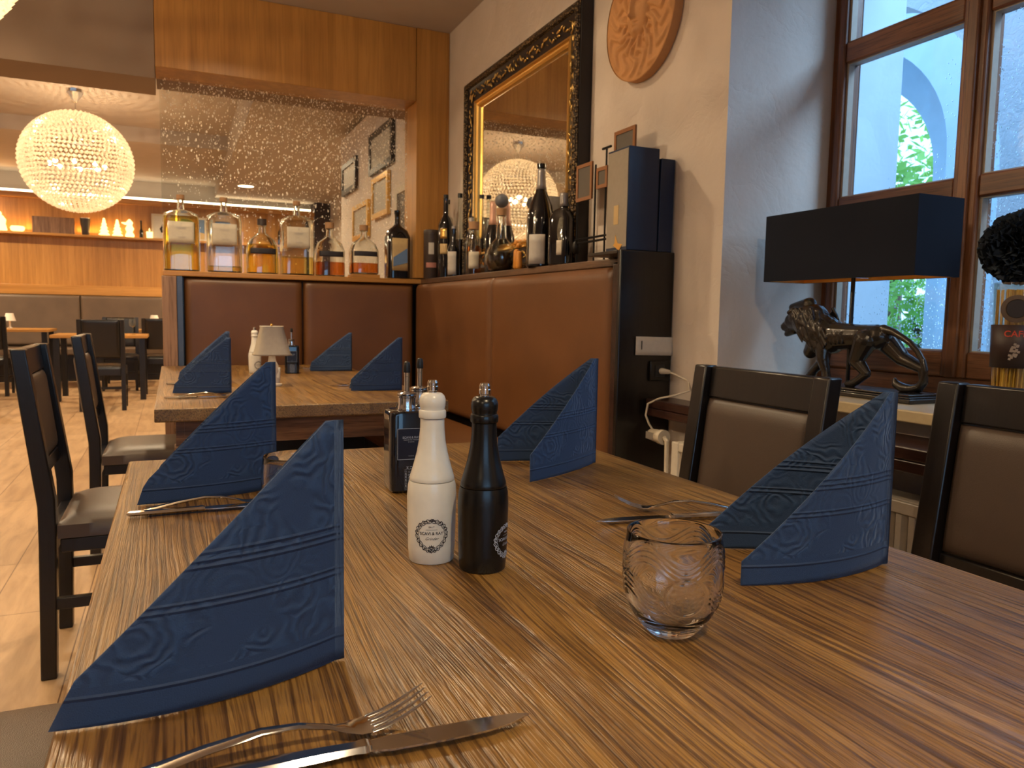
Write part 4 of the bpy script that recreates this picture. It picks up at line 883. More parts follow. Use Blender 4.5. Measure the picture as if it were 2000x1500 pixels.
# ---------------------------------------------------------------- little lamp on second table
sl = thing('small_table_lamp', 'little lamp with pleated champagne shade on a porcelain figure foot on the second table', 'table lamp', (.372, 3.23, .7505))
obj('foot', MB().lathe([(0, .036, 3), (.008, .038, 3), (.012, .030), (.03, .033), (.045, .026), (.06, .03), (.085, .024), (.10, .016), (.12, .013), (.14, .008)], 28), M_PORC, sl, ang=.9)
fg = MB(); fg.cap((-.015, -.02, .03), (.005, -.012, .075), .012, .008); fg.ball((.006, -.014, .088), .011, 12, 8); fg.cap((.02, -.018, .035), (.026, -.01, .07), .009, .006); obj('figure_relief', fg, M_PORC, sl)
shd = MB(); n = 96
for z, r in [(.125, .074), (.13, .074), (.128, .071), (.235, .044), (.24, .045), (.244, .045)]:
    for i in range(n):
        a = 2*pi*i/n; k = (abs(cos(a))**5+abs(sin(a))**5)**-.2; pl_ = 1+.012*sin(a*40); shd.v.append((r*k*pl_*cos(a), r*k*pl_*.8*sin(a), z))
for j in range(5):
    for i in range(n): k = (i+1) % n; shd.f.append((j*n+i, j*n+k, (j+1)*n+k, (j+1)*n+i))
obj('lamp_shade', shd, M_SILK, sl, ang=1, solid=.001); obj('finial', MB().lathe([(.14, .003), (.243, .003), (.247, .006), (.253, .003)], 10), M_GOLDB, sl)
# ================================================================ LION LAMP
ln = thing('lion_table_lamp', 'table lamp with black rectangular shade over a walking bronze lion on the window sill', 'table lamp', (1.785, 1.60, .8455))
X0, Y0, Z0 = 1.785, 1.60, .8455
def q(y, z, x=0): return (x, y-Y0+.0, z-Z0)
obj('plinth', MB().box(-.075, -.265, 0, .075, .255, .012).box(-.069, -.258, .012, .069, .248, .0165), M_BRONZE, ln, bevel=.0025); obj('plinth_top', MB().box(-.062, -.25, .0167, .062, .24, .0225), M_BRONZE, ln, bevel=.002)
li = MB(); c = li.cap
c(q(1.505, 1.012), q(1.56, 1.012), .036, .034); c(q(1.56, 1.012), q(1.68, 1.008), .034, .045); c(q(1.66, 1.0), q(1.70, .985), .042, .036)
c(q(1.69, 1.02), q(1.76, 1.05), .050, .048); c(q(1.74, 1.06), q(1.79, 1.065), .046, .038); c(q(1.72, .99), q(1.745, .96), .034, .022); c(q(1.79, 1.05), q(1.822, 1.052), .034, .027)
c(q(1.815, 1.052), q(1.854, 1.034), .026, .0155); c(q(1.815, 1.024), q(1.846, 1.011), .014, .0095); c(q(1.83, 1.062, -.012), q(1.842, 1.056, -.008), .008, .006); c(q(1.83, 1.062, .012), q(1.842, 1.056, .008), .008, .006); li.ball(q(1.869, 1.037), (.007, .005, .005), 10, 6)
c(q(1.825, 1.094, 0), q(1.76, 1.103, 0), .014, .022); c(q(1.80, 1.085, -.026), q(1.812, 1.078, -.03), .009, .007); c(q(1.80, 1.085, .026), q(1.812, 1.078, .03), .009, .007)
rn = random.Random(11)
for i in range(60):   # locks of the mane
    s = rn.choice((-1, 1)); y = rn.uniform(1.66, 1.785); z = rn.uniform(.99, 1.09); w = .036*sqrt(max(.05, 1-((z-1.04)/.075)**2))+.008
    a = rn.uniform(-.35, .1); l = rn.uniform(.022, .04); c(q(y, z, s*w), q(y+a*l-.012, z-l, s*(w+.002)), .0062, .0028, 8)
for i in range(9): c(q(1.70-.012*i+.02, 1.082-.006*i, .006*(-1)**i), q(1.675-.012*i+.02, 1.058-.004*i, .006*(-1)**i), .009, .004, 8)
for s, (sh, el, wr, pw) in ((-1, ((1.678, .988, .026), (1.672, .945, .019), (1.657, .905, .0125), (1.652, .882, .0135))), (1, ((1.708, .985, .024), (1.716, .935, .017), (1.752, .902, .012), (1.768, .882, .0135)))):
    x = s*.026; pts = [(sh, .7), (el, 1), (wr, 1), (pw, 1)]
    for (a, ka), (b, kb) in zip(pts, pts[1:]): c(q(a[0], a[1], x*ka), q(b[0], b[1], x*kb), a[2], b[2])
    c(q(pw[0], pw[1]-.003, x), q(pw[0]+.018, pw[1]-.006, x), .0115, .009)
for s, ch_ in ((-1, ((1.525, 1.0, .034), (1.552, .945, .021), (1.515, .910, .0125), (1.548, .885, .0115), (1.560, .880, .0115))), (1, ((1.495, 1.0, .032), (1.445, .957, .021), (1.380, .932, .0125), (1.374, .898, .011), (1.388, .881, .0115)))):
    x = s*.024
    for a, b in zip(ch_, ch_[1:]): c(q(a[0], a[1], x), q(b[0], b[1], x), a[2], b[2])
    c(q(ch_[-1][0], ch_[-1][1]-.002, x), q(ch_[-1][0]+.02, ch_[-1][1]-.004, x), .0115, .0085)
tl = [(1.485, 1.034, .014), (1.455, 1.028, .0105), (1.427, 1.015, .009), (1.40, 1.0, .0085), (1.378, .98, .008), (1.36, .955, .008), (1.352, .93, .008), (1.355, .905, .008), (1.368, .886, .0085), (1.39, .879, .010), (1.415, .879, .013), (1.435, .887, .011), (1.44, .899, .006)]
for a, b in zip(tl, tl[1:]): c(q(a[0], a[1], -.004), q(b[0], b[1], -.004), a[2], b[2])
for i in range(5): c(q(1.60+.014*i, 1.02, -.036), q(1.594+.014*i, .99, -.037), .004, .003, 8)
lo = obj('lion', li, M_BRONZE, ln)
rm = lo.modifiers.new('skin', 'REMESH'); rm.mode = 'VOXEL'; rm.voxel_size = .0022; rm.use_smooth_shade = True
sm_ = lo.modifiers.new('soft', 'SMOOTH'); sm_.factor = .5; sm_.iterations = 3
obj('pole', MB().lathe([(.0226, .006), (.34, .006), (.345, .004)], 16), M_BLACK, ln)
shw = MB(); x0, x1, y0, y1, z0, z1 = -.092, .075, -.268, .262, 1.172-Z0, 1.373-Z0
for (a, b, c_, d) in ((x0, y0, x1, y0+.003), (x0, y1-.003, x1, y1), (x0, y0+.003, x0+.003, y1-.003), (x1-.003, y0+.003, x1, y1-.003)): shw.box(a, b, z0, c_, d, z1)
obj('lamp_shade', shw, M_SHADE, ln); sin_ = MB(); e = .0032; t_ = .0008
for (a, b, c_, d) in ((x0+e, y0+e, x1-e, y0+e+t_), (x0+e, y1-e-t_, x1-e, y1-e), (x0+e, y0+e+t_, x0+e+t_, y1-e-t_), (x1-e-t_, y0+e+t_, x1-e, y1-e-t_)): sin_.box(a, b, z0+.001, c_, d, z1-.001)
obj('gold_lining', sin_, M_SHADEIN, ln); obj('shade_bracket', MB().tube([(x0+.005, 0, .335), (x1-.005, 0, .335)], .002, 6).tube([(0, y0+.005, .335), (0, y1-.005, .335)], .002, 6), M_CHROME, ln); obj('bulb_socket', MB().lathe([(.345, .012), (.39, .012)], 16), M_CHROME, ln)
# ---------------------------------------------------------------- vase with pompom at right edge
pv = thing('coffee_glass_vase', 'tall glass of golden straws with coffee sleeve and black tissue pompom at the right edge', 'vase', (1.72, 1.09, .8455))
obj('glass', MB().lathe([(0, .034), (.004, .038), (.30, .048), (.30, .046), (.008, .035)], 40, capt=False), M_THIN, pv); 
pa = MB(); rn = random.Random(2)
for i in range(60): a = rn.uniform(0, 2*pi); r = .036*sqrt(rn.random()); pa.tube([(r*cos(a), r*sin(a), .006), (r*1.1*cos(a+.1), r*1.1*sin(a+.1), .285)], .0018, 5)
obj('golden_straws', pa, plain('golden_straw', (.85, .5, .08), .35), pv)
lb = MB().lathe([(.112, .0438), (.207, .0468)], 40, capb=False, capt=False); so = obj('coffee_sleeve', lb, plain('coffee_brown_card', (.035, .018, .016), .5), pv, solid=.001)
va = math.atan2(-1.09, -1.72)
def vw(x, y, r0=.0475): r = r0+(y-.1)*.03-.003; a = va + x/.046; return (r*cos(a), r*sin(a), y)
tx = MB(); text_mesh(tx, 'CAFFÈ', .019, lambda x, y: vw(x, y+.187), offset=.0003, dx=.006); obj('red_lettering', tx, plain('red_print', (.55, .06, .03), .5), so, smooth=False)
tx = MB(); text_mesh(tx, '●', .001, lambda x, y: vw(x, y+.17)); 
for i in range(22): a = i*.7; x, y = .009*cos(a)*(1-i/40), .148+.018*sin(a*1.3)*(1-i/40); b = len(tx.v); s = .003; tx.v += [vw(x-s, y-s*.6), vw(x+s*.7, y-s), vw(x+s, y+s*.7), vw(x-s*.6, y+s)]; tx.f.append((b, b+1, b+2, b+3))
obj('beige_emblem', tx, plain('beige_print', (.3, .24, .2), .5), so, smooth=False)
md = MB(); md.lathe([(0, .030), (.003, .030), (.004, .021), (.002, .020), (.002, .001)], 36); md.xf(lambda v: Vector((cos(va)*(.049+v.z)-sin(va)*v.x, sin(va)*(.049+v.z)+cos(va)*v.x, .242+v.y))); obj('round_badge', md, plain('grey_wood_badge', (.10, .065, .045), .5), pv); mc = MB().lathe([(0, .0195), (.0012, .019)], 30); mc.xf(lambda v: Vector((cos(va)*(.0515+v.z)-sin(va)*v.x, sin(va)*(.0515+v.z)+cos(va)*v.x, .242+v.y))); obj('badge_centre', mc, M_INK, pv)
pm = MB(); rn = random.Random(9)
for i in range(900):
    a, b = rn.uniform(0, 2*pi), rn.uniform(-1, 1); d = Vector((cos(a)*sqrt(1-b*b), sin(a)*sqrt(1-b*b), b)); t1 = d.orthogonal().normalized(); t1 = (t1*cos(i)+d.cross(t1)*sin(i)); r0, r1 = rn.uniform(.035, .055), rn.uniform(.070, .083); w = rn.uniform(.008, .014); k = len(pm.v); tw = d.cross(t1)
    pm.v += [tuple(d*r0-t1*w*.5), tuple(d*r0+t1*w*.5), tuple(d*r1+t1*w+tw*.006), tuple(d*(r1+.003)+tw*-.004), tuple(d*r1-t1*w+tw*.005)]; pm.f.append((k, k+1, k+2, k+3, k+4))
pm.ball((0, 0, 0), .05, 20, 12); pm.xf(lambda v: (v.x, v.y, v.z+.378)); obj('tissue_pompom', pm, M_POM, pv, smooth=False)
# ================================================================ BOTTLES
def bottle(name, label, cat, loc, prof, mat, rz=0, liquid_=None, lab=None, stop=None, n=40, group=None, sy=1):
    t = thing(name, label, cat, loc, rz, group)
    if mat is M_BGLASS:
        inner = [(z if z > .007 else .008, e[0]-.003) + tuple(e[1:]) for z, *e in reversed(prof) if z > .003]
        obj('glass_body', MB().lathe(list(prof)+inner, n, sy=sy), mat, t, ang=.6)
    else: obj('glass_body', MB().lathe(prof, n, sy=sy), mat, t, ang=.6)
    def rad(z):
        for a, b in zip(prof, prof[1:]):
            if a[0] <= z <= b[0] and b[0] > a[0]: f = (z-a[0])/(b[0]-a[0]); pa = a[2] if len(a) > 2 else 2; pb = b[2] if len(b) > 2 else 2; return a[1]+(b[1]-a[1])*f, pa+(pb-pa)*f
        return prof[-1][1], 2
    if liquid_:
        lv, lm = liquid_; zs = [.008+(lv-.008)*i/8 for i in range(9)]; obj('liquid', MB().lathe([(z+.002, rad(z)[0]-.0045, rad(z)[1]) for z in zs], n, sy=sy), lm, t, ang=.6)
    for L_ in (lab or []):
        z0, z1, half, lm = L_[:4]; a0 = L_[4] if len(L_) > 4 else -pi/2; mb = MB()
        def fn(u, v):
            z = z0+(z1-z0)*v; r, p = rad(z); a = a0+(u*2-1)*half; k = 1 if p == 2 else (abs(cos(a))**p+abs(sin(a))**p)**(-1/p); r = r*k+.0008; return (r*cos(a), r*sin(a)*sy, z)
        lo_ = obj('label', mb.grid(fn, 16, 4), lm, t, solid=.0004, ang=1.2)
    if stop: obj('stopper', MB().lathe(stop[0], 24), stop[1], t, ang=.5)
    return t
G1 = 'spirit bottles on the ledge in front of the glass screen'
def square_jar(h, w): return [(0, w*.92, 5), (.006, w, 6), (h*.68, w, 6), (h*.75, w*.93, 4.5), (h*.79, w*.6, 3), (h*.81, w*.22, 2), (h*.92, w*.17, 2), (h*.94, w*.19, 2)]
def cork(h, r): return [(h*.9405, r*.95), (h*.945, r*1.15), (h, r*1.15)]
def lines_label(z0, z1, half): return (z0, z1, half, M_LABEL)
for (lab_, x, h, liq, lm) in (('square clear bottle full of golden spirit, leftmost on the ledge', .059, .423, .30, M_AMBER), ('square clear bottle nearly empty with cream label, second from the left', .284, .426, .035, M_YELLOW), ('square clear bottle with cream label and a third of pale spirit, fourth from the left', .69, .436, .105, M_YELLOW)):
    b = bottle('spirit_bottle', lab_, 'bottle', (x, 4.695, LZ+.0005), square_jar(h, .094), M_BGLASS, 0, (liq, lm), [(h*.36, h*.64, .62, M_LABEL)], (cork(h, .018), M_CORK), 64, sy=.75)
    tm = MB()
    for (s, z, sz) in (('❦', .0, .02),): pass
    for i, (w, z) in enumerate(((.008, .61), (.05, .56), (.045, .545), (.01, .50), (.04, .44), (.035, .425))): tm.box(-w/2, -.0735, h*z, w/2, -.0725, h*z+.0025)
    obj('label_print', tm, M_GREYLABEL, b)
def flask(h, w): return [(0, w*.88, 3), (.006, w, 3.2), (h*.48, w, 3), (h*.62, w*.82, 2.4), (h*.71, w*.42, 2), (h*.75, w*.26), (h*.86, w*.22), (h*.87, w*.28), (h*.885, w*.28)]
for (lab_, x, h, liq, lm, z) in (('round shouldered bottle of yellow spirit with black band, between two square bottles', .493, .32, .17, M_AMBER, 0), ('round shouldered bottle with little amber spirit, fifth from the left', .884, .325, .085, M_RUM, 0), ('round shouldered bottle with amber spirit on a small wooden block, sixth from the left', 1.092, .30, .065, M_RUM, .022)):
    w = .088
    if z: tag(obj('wooden_block', MB().box(1.092-.085, 4.63, LZ+.0005, 1.092+.085, 4.765, LZ+.0215), M_HONEYX, None, bevel=.002), 'small honey wood block under a bottle on the ledge', 'block')
    bottle('spirit_bottle', lab_, 'bottle', (x, 4.70, LZ+.0005+z), flask(h, w), M_BGLASS, 0, (liq, lm), [(h*.36, h*.46, .8, M_INK)], ([(h*.8855, w*.22), (h*.89, w*.3), (h, w*.3)], M_CORK if x > .8 else M_BROWNTIN), 48, sy=.8)
b = bottle('liqueur_bottle', 'dark bottle with a seaside picture label beside the wooden post', 'bottle', (1.304, 4.70, LZ+.0005), [(0, .066, 4), (.006, .072, 5), (.26, .072, 5), (.30, .06, 3.5), (.33, .026), (.345, .017), (.40, .016), (.405, .019), (.426, .019)], M_DGLASS, 0, None, [(.05, .25, .62, M_SANDL)], None, 48)
pm_ = MB().prism([(-.045, .13), (.045, .19), (.045, .10), (-.045, .075)], 0, .001).xf(lambda v: (v.x, -.0745-v.z, v.y)); obj('label_picture', pm_, M_BLUEL, b)
# arm ledge
LA = LZ+.0005; wb = lambda h, r, nk=.014: [(0, r*.9), (.005, r), (h*.55, r), (h*.66, r*.75), (h*.72, nk*1.25), (h*.78, nk), (h*.985, nk), (h, nk*1.05)]
tn = thing('whisky_tin', 'brown cylindrical tin with pink stripe in the booth corner', 'tin', (1.475, 4.535, LA)); obj('can', MB().lathe([(0, .046), (.003, .048), (.275, .048)], 36), M_BROWNTIN, tn); obj('lid', MB().lathe([(.2755, .049), (.295, .049), (.3, .046)], 36), M_BROWNTIN, tn)
for z0, z1, h_, m_ in ((.07, .10, .7, plain('dull_pink', (.4, .16, .12), .5)), (.15, .22, .35, M_GREYLABEL)):
    obj('label', MB().grid(lambda u, v, z0=z0, z1=z1, h_=h_: (.0487*cos(-1.9+(u*2-1)*h_), .0487*sin(-1.9+(u*2-1)*h_), z0+(z1-z0)*v), 10, 2), m_, tn)
FA = -2.2
bottle('liqueur_bottle', 'tall slim clear bottle with orange seal beside the brown tin', 'bottle', (1.545, 4.43, LA), [(0, .028), (.004, .031), (.36, .031), (.38, .014), (.44, .012), (.45, .014)], M_THIN, 0, (.12, M_DARKLIQ), [(.27, .31, .7, M_SANDL, FA)], ([(.4505, .012), (.475, .012)], M_RUBBER), 24)
bottle('wine_bottle', 'dark bottle with round gold numerals on its label and clear pourer neck', 'bottle', (1.50, 4.34, LA), [(0, .04), (.005, .045), (.31, .045), (.35, .03), (.37, .016), (.46, .0145), (.47, .016)], M_DGLASS, 0, None, [(.14, .20, .5, M_SANDL, FA), (.23, .29, .45, M_GOLDB, FA)], ([(.4705, .015), (.49, .015)], M_RUBBER), 28)
bottle('wine_bottle', 'slim clear bottle with black cap next to the gold numeral bottle', 'bottle', (1.545, 4.22, LA), [(0, .022), (.004, .025), (.3, .025), (.34, .012), (.46, .0115)], M_THIN, 0, (.22, M_DARKLIQ), None, ([(.4605, .014), (.485, .014)], M_RUBBER), 24)
bottle('wine_bottle', 'short dark bottle with a pale label at the ledge edge', 'bottle', (1.475, 4.13, LA), wb(.27, .036), M_DGLASS, 0, None, [(.01, .14, .75, M_GREYLABEL, FA)], ([(.2705, .012), (.285, .012)], M_FOIL), 28)
bottle('wine_bottle', 'dark wine bottle with grey green capsule in the booth corner group', 'bottle', (1.54, 4.02, LA), wb(.33, .038), M_DGLASS, 0, None, [(.24, .325, 3.1, M_FOIL, FA)], None, 28)
bottle('wine_bottle', 'tall slim clear bottle with black stopper behind the cork bottle', 'bottle', (1.565, 3.93, LA), [(0, .022), (.004, .025), (.28, .025), (.32, .012), (.42, .0115)], M_THIN, 0, (.2, M_DARKLIQ), None, ([(.4205, .014), (.44, .014)], M_RUBBER), 24)
bottle('cork_bottle', 'squat bottle with fat cork and round white label', 'bottle', (1.49, 3.85, LA), [(0, .038), (.004, .042), (.17, .042), (.20, .032), (.215, .022), (.24, .022)], M_THIN, 0, (.15, M_RUM), [(.03, .12, .7, M_LABEL, FA+.3)], ([(.2405, .028), (.28, .029)], M_CORK), 32)
bottle('champagne_bottle', 'black sparkling wine bottle with pink foil neck', 'bottle', (1.545, 3.72, LA), [(0, .036), (.004, .04), (.19, .04), (.24, .028), (.27, .0165), (.37, .0155), (.375, .0165)], M_DGLASS, 0, None, [(.255, .374, 3.1, M_PINK, FA)], None, 32)
dc = bottle('glass_decanter', 'round bellied glass decanter with a ball topped cork', 'decanter', (1.50, 3.50, LA), [(0, .035), (.01, .06), (.04, .075), (.075, .078), (.11, .07), (.145, .045), (.165, .028), (.26, .022), (.275, .026)], M_BGLASS, 0, (.09, M_DARKLIQ), None, ([(.2755, .024), (.31, .026)], M_CORK), 40)
obj('ball_top', MB().ball((0, 0, .348), .034, 24, 14), plain('grey_ball', (.12, .12, .13), .5), dc)
fo = thing('wooden_figurine', 'orange wooden figurine of two people embracing beside the decanter', 'figurine', (1.49, 3.28, LA))
f1 = MB(); f1.cap((0, .01, .015), (0, .012, .085), .016, .013); f1.ball((0, .014, .125), .013, 14, 10); f1.cap((0, .0, .09), (0, .035, .03), .006, .005); obj('tall_body', f1, M_ORANGEW, fo); f2 = MB(); f2.cap((0, -.02, .015), (0, -.016, .075), .016, .013); f2.ball((0, -.014, .112), .013, 14, 10); obj('short_body', f2, M_ORANGEW, fo)
tag(obj('wine_carton', MB().box(1.525, 3.13, LA, 1.60, 3.21, LA+.33), M_GREYLABEL, None, bevel=.002), 'pale upright wine carton behind the magnum bottle', 'box')
bottle('magnum_bottle', 'big black magnum bottle with arched white label in front of the mirror', 'bottle', (1.50, 3.06, LA), [(0, .057), (.006, .062), (.21, .062), (.27, .05), (.33, .025), (.36, .019), (.43, .017), (.432, .021), (.45, .021)], M_DGLASS, 0, None, [(.012, .14, .62, M_GREYLABEL, FA-.1), (.34, .428, 3.1, M_FOIL, FA)], None, 40)
bottle('square_bottle', 'broad dark square bottle with grey capsule and hanging tag', 'bottle', (1.515, 2.87, LA), [(0, .048, 4), (.005, .052, 5), (.19, .052, 5), (.225, .04, 3), (.24, .017), (.30, .017)], M_DGLASS, .5, None, [(.04, .10, .22, M_LABEL, FA-.7), (.245, .299, 3.1, M_FOIL, FA)], None, 40)
# ================================================================ REAR ROOM
def chandelier(label, loc, cz, power, col):
    """loc = where the rose meets the ceiling; cz = height of the ball's centre below it"""
    chd = thing('crystal_chandelier', label, 'chandelier', loc, 0, None); cr_ = .5
    obj('ceiling_rose', MB().lathe([(-.12 if cz < -.65 else -.05, .015), (-.10 if cz < -.65 else -.045, .03), (-.03, .075), (0, .08)], 24), M_CHROME, chd, ang=.4); obj('suspension_rod', MB().lathe([(cz+.40, .006), (-.05, .006)], 8), M_CHROME, chd)
    bd_ = MB(); rows_ = 36
    for j in range(rows_):
        ph = -pi/2 + pi*(j+.5)/rows_; rr = cr_*cos(ph); zz = cz+.48*sin(ph); m_ = max(6, int(2*pi*rr/.043))
        for i in range(m_):
            a = 2*pi*(i+(j % 2)*.5)/m_; x, y = rr*cos(a), rr*sin(a); s = .0195; k = len(bd_.v)
            bd_.v += [(x+s, y, zz), (x, y+s, zz), (x-s, y, zz), (x, y-s, zz), (x, y, zz+s), (x, y, zz-s)]
            bd_.f += [(k, k+1, k+4), (k+1, k+2, k+4), (k+2, k+3, k+4), (k+3, k, k+4), (k+1, k, k+5), (k+2, k+1, k+5), (k+3, k+2, k+5), (k, k+3, k+5)]
    ob = obj('crystal_beads', bd_, M_BEAD, chd, smooth=False); ob['kind'] = 'stuff'
    wr_ = MB()
    for j in range(0, rows_, 3):
        ph = -pi/2+pi*(j+.5)/rows_; rr = (cr_-.016)*cos(ph); wr_.tube([(rr*cos(2*pi*i/40), rr*sin(2*pi*i/40), cz+.465*sin(ph)) for i in range(41)], .002, 4)
    obj('wire_cage', wr_, M_CHROME, chd)
    for i in range(8): a = 2*pi*i/8; obj('bulb', MB().ball((.24*cos(a), .24*sin(a), cz-.03), .022, 12, 8), M_BULB, chd)
    for i in range(4): a = 2*pi*i/4+.3; point('chandelier_bulb_light', (loc[0]+.2*cos(a), loc[1]+.2*sin(a), loc[2]+cz), power, col, .02)
chandelier('large round crystal bead chandelier hanging in the back room', (-.825, 8.83, 3.2), -.70, 8, (1, .74, .46))
chandelier('second round crystal chandelier barely showing in the upper left corner', (-.825, 2.6, 2.779), -.585, 13, (1, .765, .48))
# bench along the far wall
rb = thing('wall_bench', 'long taupe leather bench along the far wood panelled wall', 'bench', (0, 0, 0))
xs = [-4.9, -3.2, -2.36, -1.23, -.1, 1.0, 2.1]
for a, b in zip(xs, xs[1:]): obj('backrest', cushion((a+.006, 12.96), (b-.006, 12.96), .5, 1.235, .06), M_REARLEATHER, rb, ang=1.2)
obj('seat_cushion', MB().box(-4.9, 12.42, .38, 2.1, 12.89, .48), M_REARLEATHER, rb, bevel=.02, seg=3); obj('seat_base', MB().box(-4.9, 12.5, 0, 2.1, 12.89, .379), M_DARK, rb)
sh = thing('wall_shelf', 'narrow wooden display shelf on the far wood wall', 'shelf', (0, 0, 0)); obj('shelf_board', MB().box(-5, 12.80, 2.085, 2.15, 12.999, 2.12), M_HONEYX, sh, bevel=.004); obj('led_strip', MB().box(-4.9, 12.985, 2.121, -.35, 12.998, 2.132), M_SHELFLED, sh)
area('shelf_led_light', (-2.4, 12.93, 2.16), .04, 22, (1, .5, .14), (pi, 0, 0), sy=.01).data.size = 3.6
SY, SZ = 12.90, 2.1205
def px(x): return x
def sx(p): return -1.58 + (p-100)*.00868   # spacing along the shelf, metres per unit read off the photograph
def glasstree(p, label, h):
    t = thing('glass_tree', label, 'ornament', (sx(p), SY, SZ)); pr = []; 
    for i in range(5): f = i/5; pr += [(.02+h*f*.95, .075*(1-f)*.9+.01), (.02+h*(f+.19)*.95, .075*(1-f)*.45+.005)]
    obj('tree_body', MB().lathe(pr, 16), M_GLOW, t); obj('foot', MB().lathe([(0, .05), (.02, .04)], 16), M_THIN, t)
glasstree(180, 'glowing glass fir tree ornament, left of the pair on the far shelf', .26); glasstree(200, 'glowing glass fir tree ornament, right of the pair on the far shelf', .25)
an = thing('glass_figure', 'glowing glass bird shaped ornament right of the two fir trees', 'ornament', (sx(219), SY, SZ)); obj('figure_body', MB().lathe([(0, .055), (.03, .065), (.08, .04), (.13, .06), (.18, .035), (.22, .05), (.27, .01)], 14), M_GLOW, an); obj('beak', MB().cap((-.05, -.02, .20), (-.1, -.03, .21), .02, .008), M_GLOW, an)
for p, s, lb2 in ((8, .12, 'wide glowing tealight bowl at the left end of the far shelf'), (54, .15, 'broad glowing glass bowl left of the wooden crate board')):
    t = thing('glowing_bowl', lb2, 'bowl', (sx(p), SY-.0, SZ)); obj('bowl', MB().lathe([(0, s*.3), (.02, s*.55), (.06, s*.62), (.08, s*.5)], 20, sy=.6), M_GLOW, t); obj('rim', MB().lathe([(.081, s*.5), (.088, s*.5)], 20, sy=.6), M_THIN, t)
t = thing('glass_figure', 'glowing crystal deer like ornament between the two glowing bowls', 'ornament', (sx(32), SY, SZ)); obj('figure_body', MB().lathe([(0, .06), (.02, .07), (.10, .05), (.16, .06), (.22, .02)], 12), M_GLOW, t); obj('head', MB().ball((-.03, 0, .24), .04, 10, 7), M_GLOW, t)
tag(obj('crate_board', MB().box(sx(75), SY-.02, SZ, sx(136), SY+.04, SZ+.235), M_OLDWOOD, None, bevel=.004), 'plain wooden crate board standing on the far shelf under the chandelier', 'board')
t = thing('metal_vase', 'dark flared metal vase under the chandelier on the far shelf', 'vase', (sx(152), SY, SZ)); obj('vase_body', MB().lathe([(0, .045), (.01, .05), (.24, .07)], 20), plain('pewter', (.1, .09, .09), .3, .7), t); obj('rim', MB().lathe([(.2405, .07), (.25, .072)], 20), M_CHROME, t)
t = thing('small_bottle', 'small dark bottle standing right of the glowing ornaments', 'bottle', (sx(237), SY, SZ)); obj('glass_body', MB().lathe([(0, .03), (.1, .03), (.14, .013), (.24, .012)], 14), M_DGLASS, t); obj('cap', MB().lathe([(.2405, .015), (.26, .015)], 12), M_RUBBER, t)
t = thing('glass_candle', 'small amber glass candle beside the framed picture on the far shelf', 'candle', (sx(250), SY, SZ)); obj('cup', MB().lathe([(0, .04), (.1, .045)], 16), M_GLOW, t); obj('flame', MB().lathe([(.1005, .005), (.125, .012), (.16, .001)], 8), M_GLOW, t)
def frame_on(name, label, cat, c, w, h, art, frm, facing='-y', depth=.02, bw=.03, grp=None):
    t = thing(name, label, cat, c, 0 if facing == '-y' else -pi/2, grp); f = MB()
    f.box(-w/2, -depth, 0, -w/2+bw, 0, h).box(w/2-bw, -depth, 0, w/2, 0, h).box(-w/2+bw, -depth, 0, w/2-bw, 0, bw).box(-w/2+bw, -depth, h-bw, w/2-bw, 0, h); obj('frame', f, frm, t, bevel=.002); obj('picture', MB().box(-w/2+bw, -depth*.6, bw, w/2-bw, -.001, h-bw), art, t); return t
t = frame_on('framed_picture', 'light framed picture with a dark lantern motif on the far shelf', 'picture', (sx(273), SY+.05, SZ), .34, .38, plain('pale_print', (.5, .48, .44), .5), M_LABEL); obj('lantern_motif', MB().lathe([(.10, .04), (.16, .06), (.2, .03), (.27, .01)], 10, sy=.05, c=(0, -.0135, 0)), M_INK, t)
t = frame_on('framed_picture', 'framed blue landscape picture half hidden behind the leftmost ledge bottle', 'picture', (sx(320), SY+.05, SZ), .40, .36, M_BLUEL, M_LABEL); obj('hill_motif', MB().prism([(-.17, .03), (.17, .03), (.17, .12), (-.17, .2)], 0, .001).xf(lambda v: (v.x, -.0125-v.z, v.y)), M_SANDL, t)
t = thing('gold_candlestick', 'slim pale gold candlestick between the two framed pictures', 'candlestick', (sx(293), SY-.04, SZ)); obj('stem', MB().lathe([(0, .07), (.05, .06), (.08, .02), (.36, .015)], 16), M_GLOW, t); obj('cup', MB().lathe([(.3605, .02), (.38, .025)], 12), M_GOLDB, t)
tag(obj('poster_board', MB().box(sx(352), SY+.02, SZ, sx(384), SY+.05, SZ+.32), M_INK, None), 'dark poster standing behind the second ledge bottle on the far shelf', 'picture')
for p, lb2 in ((480, 'dark green bottle on the far shelf, leftmost of three'), (494, 'dark green bottle on the far shelf, middle of three'), (535, 'dark green bottle on the far shelf, rightmost of three')):
    t = thing('wine_bottle', lb2, 'bottle', (sx(p)-.08, SY, SZ)); obj('glass_body', MB().lathe([(0, .038), (.005, .04), (.2, .04), (.26, .014), (.33, .013)], 16), M_DGLASS, t); obj('capsule', MB().lathe([(.29, .0145), (.335, .0145)], 12), M_FOIL, t)
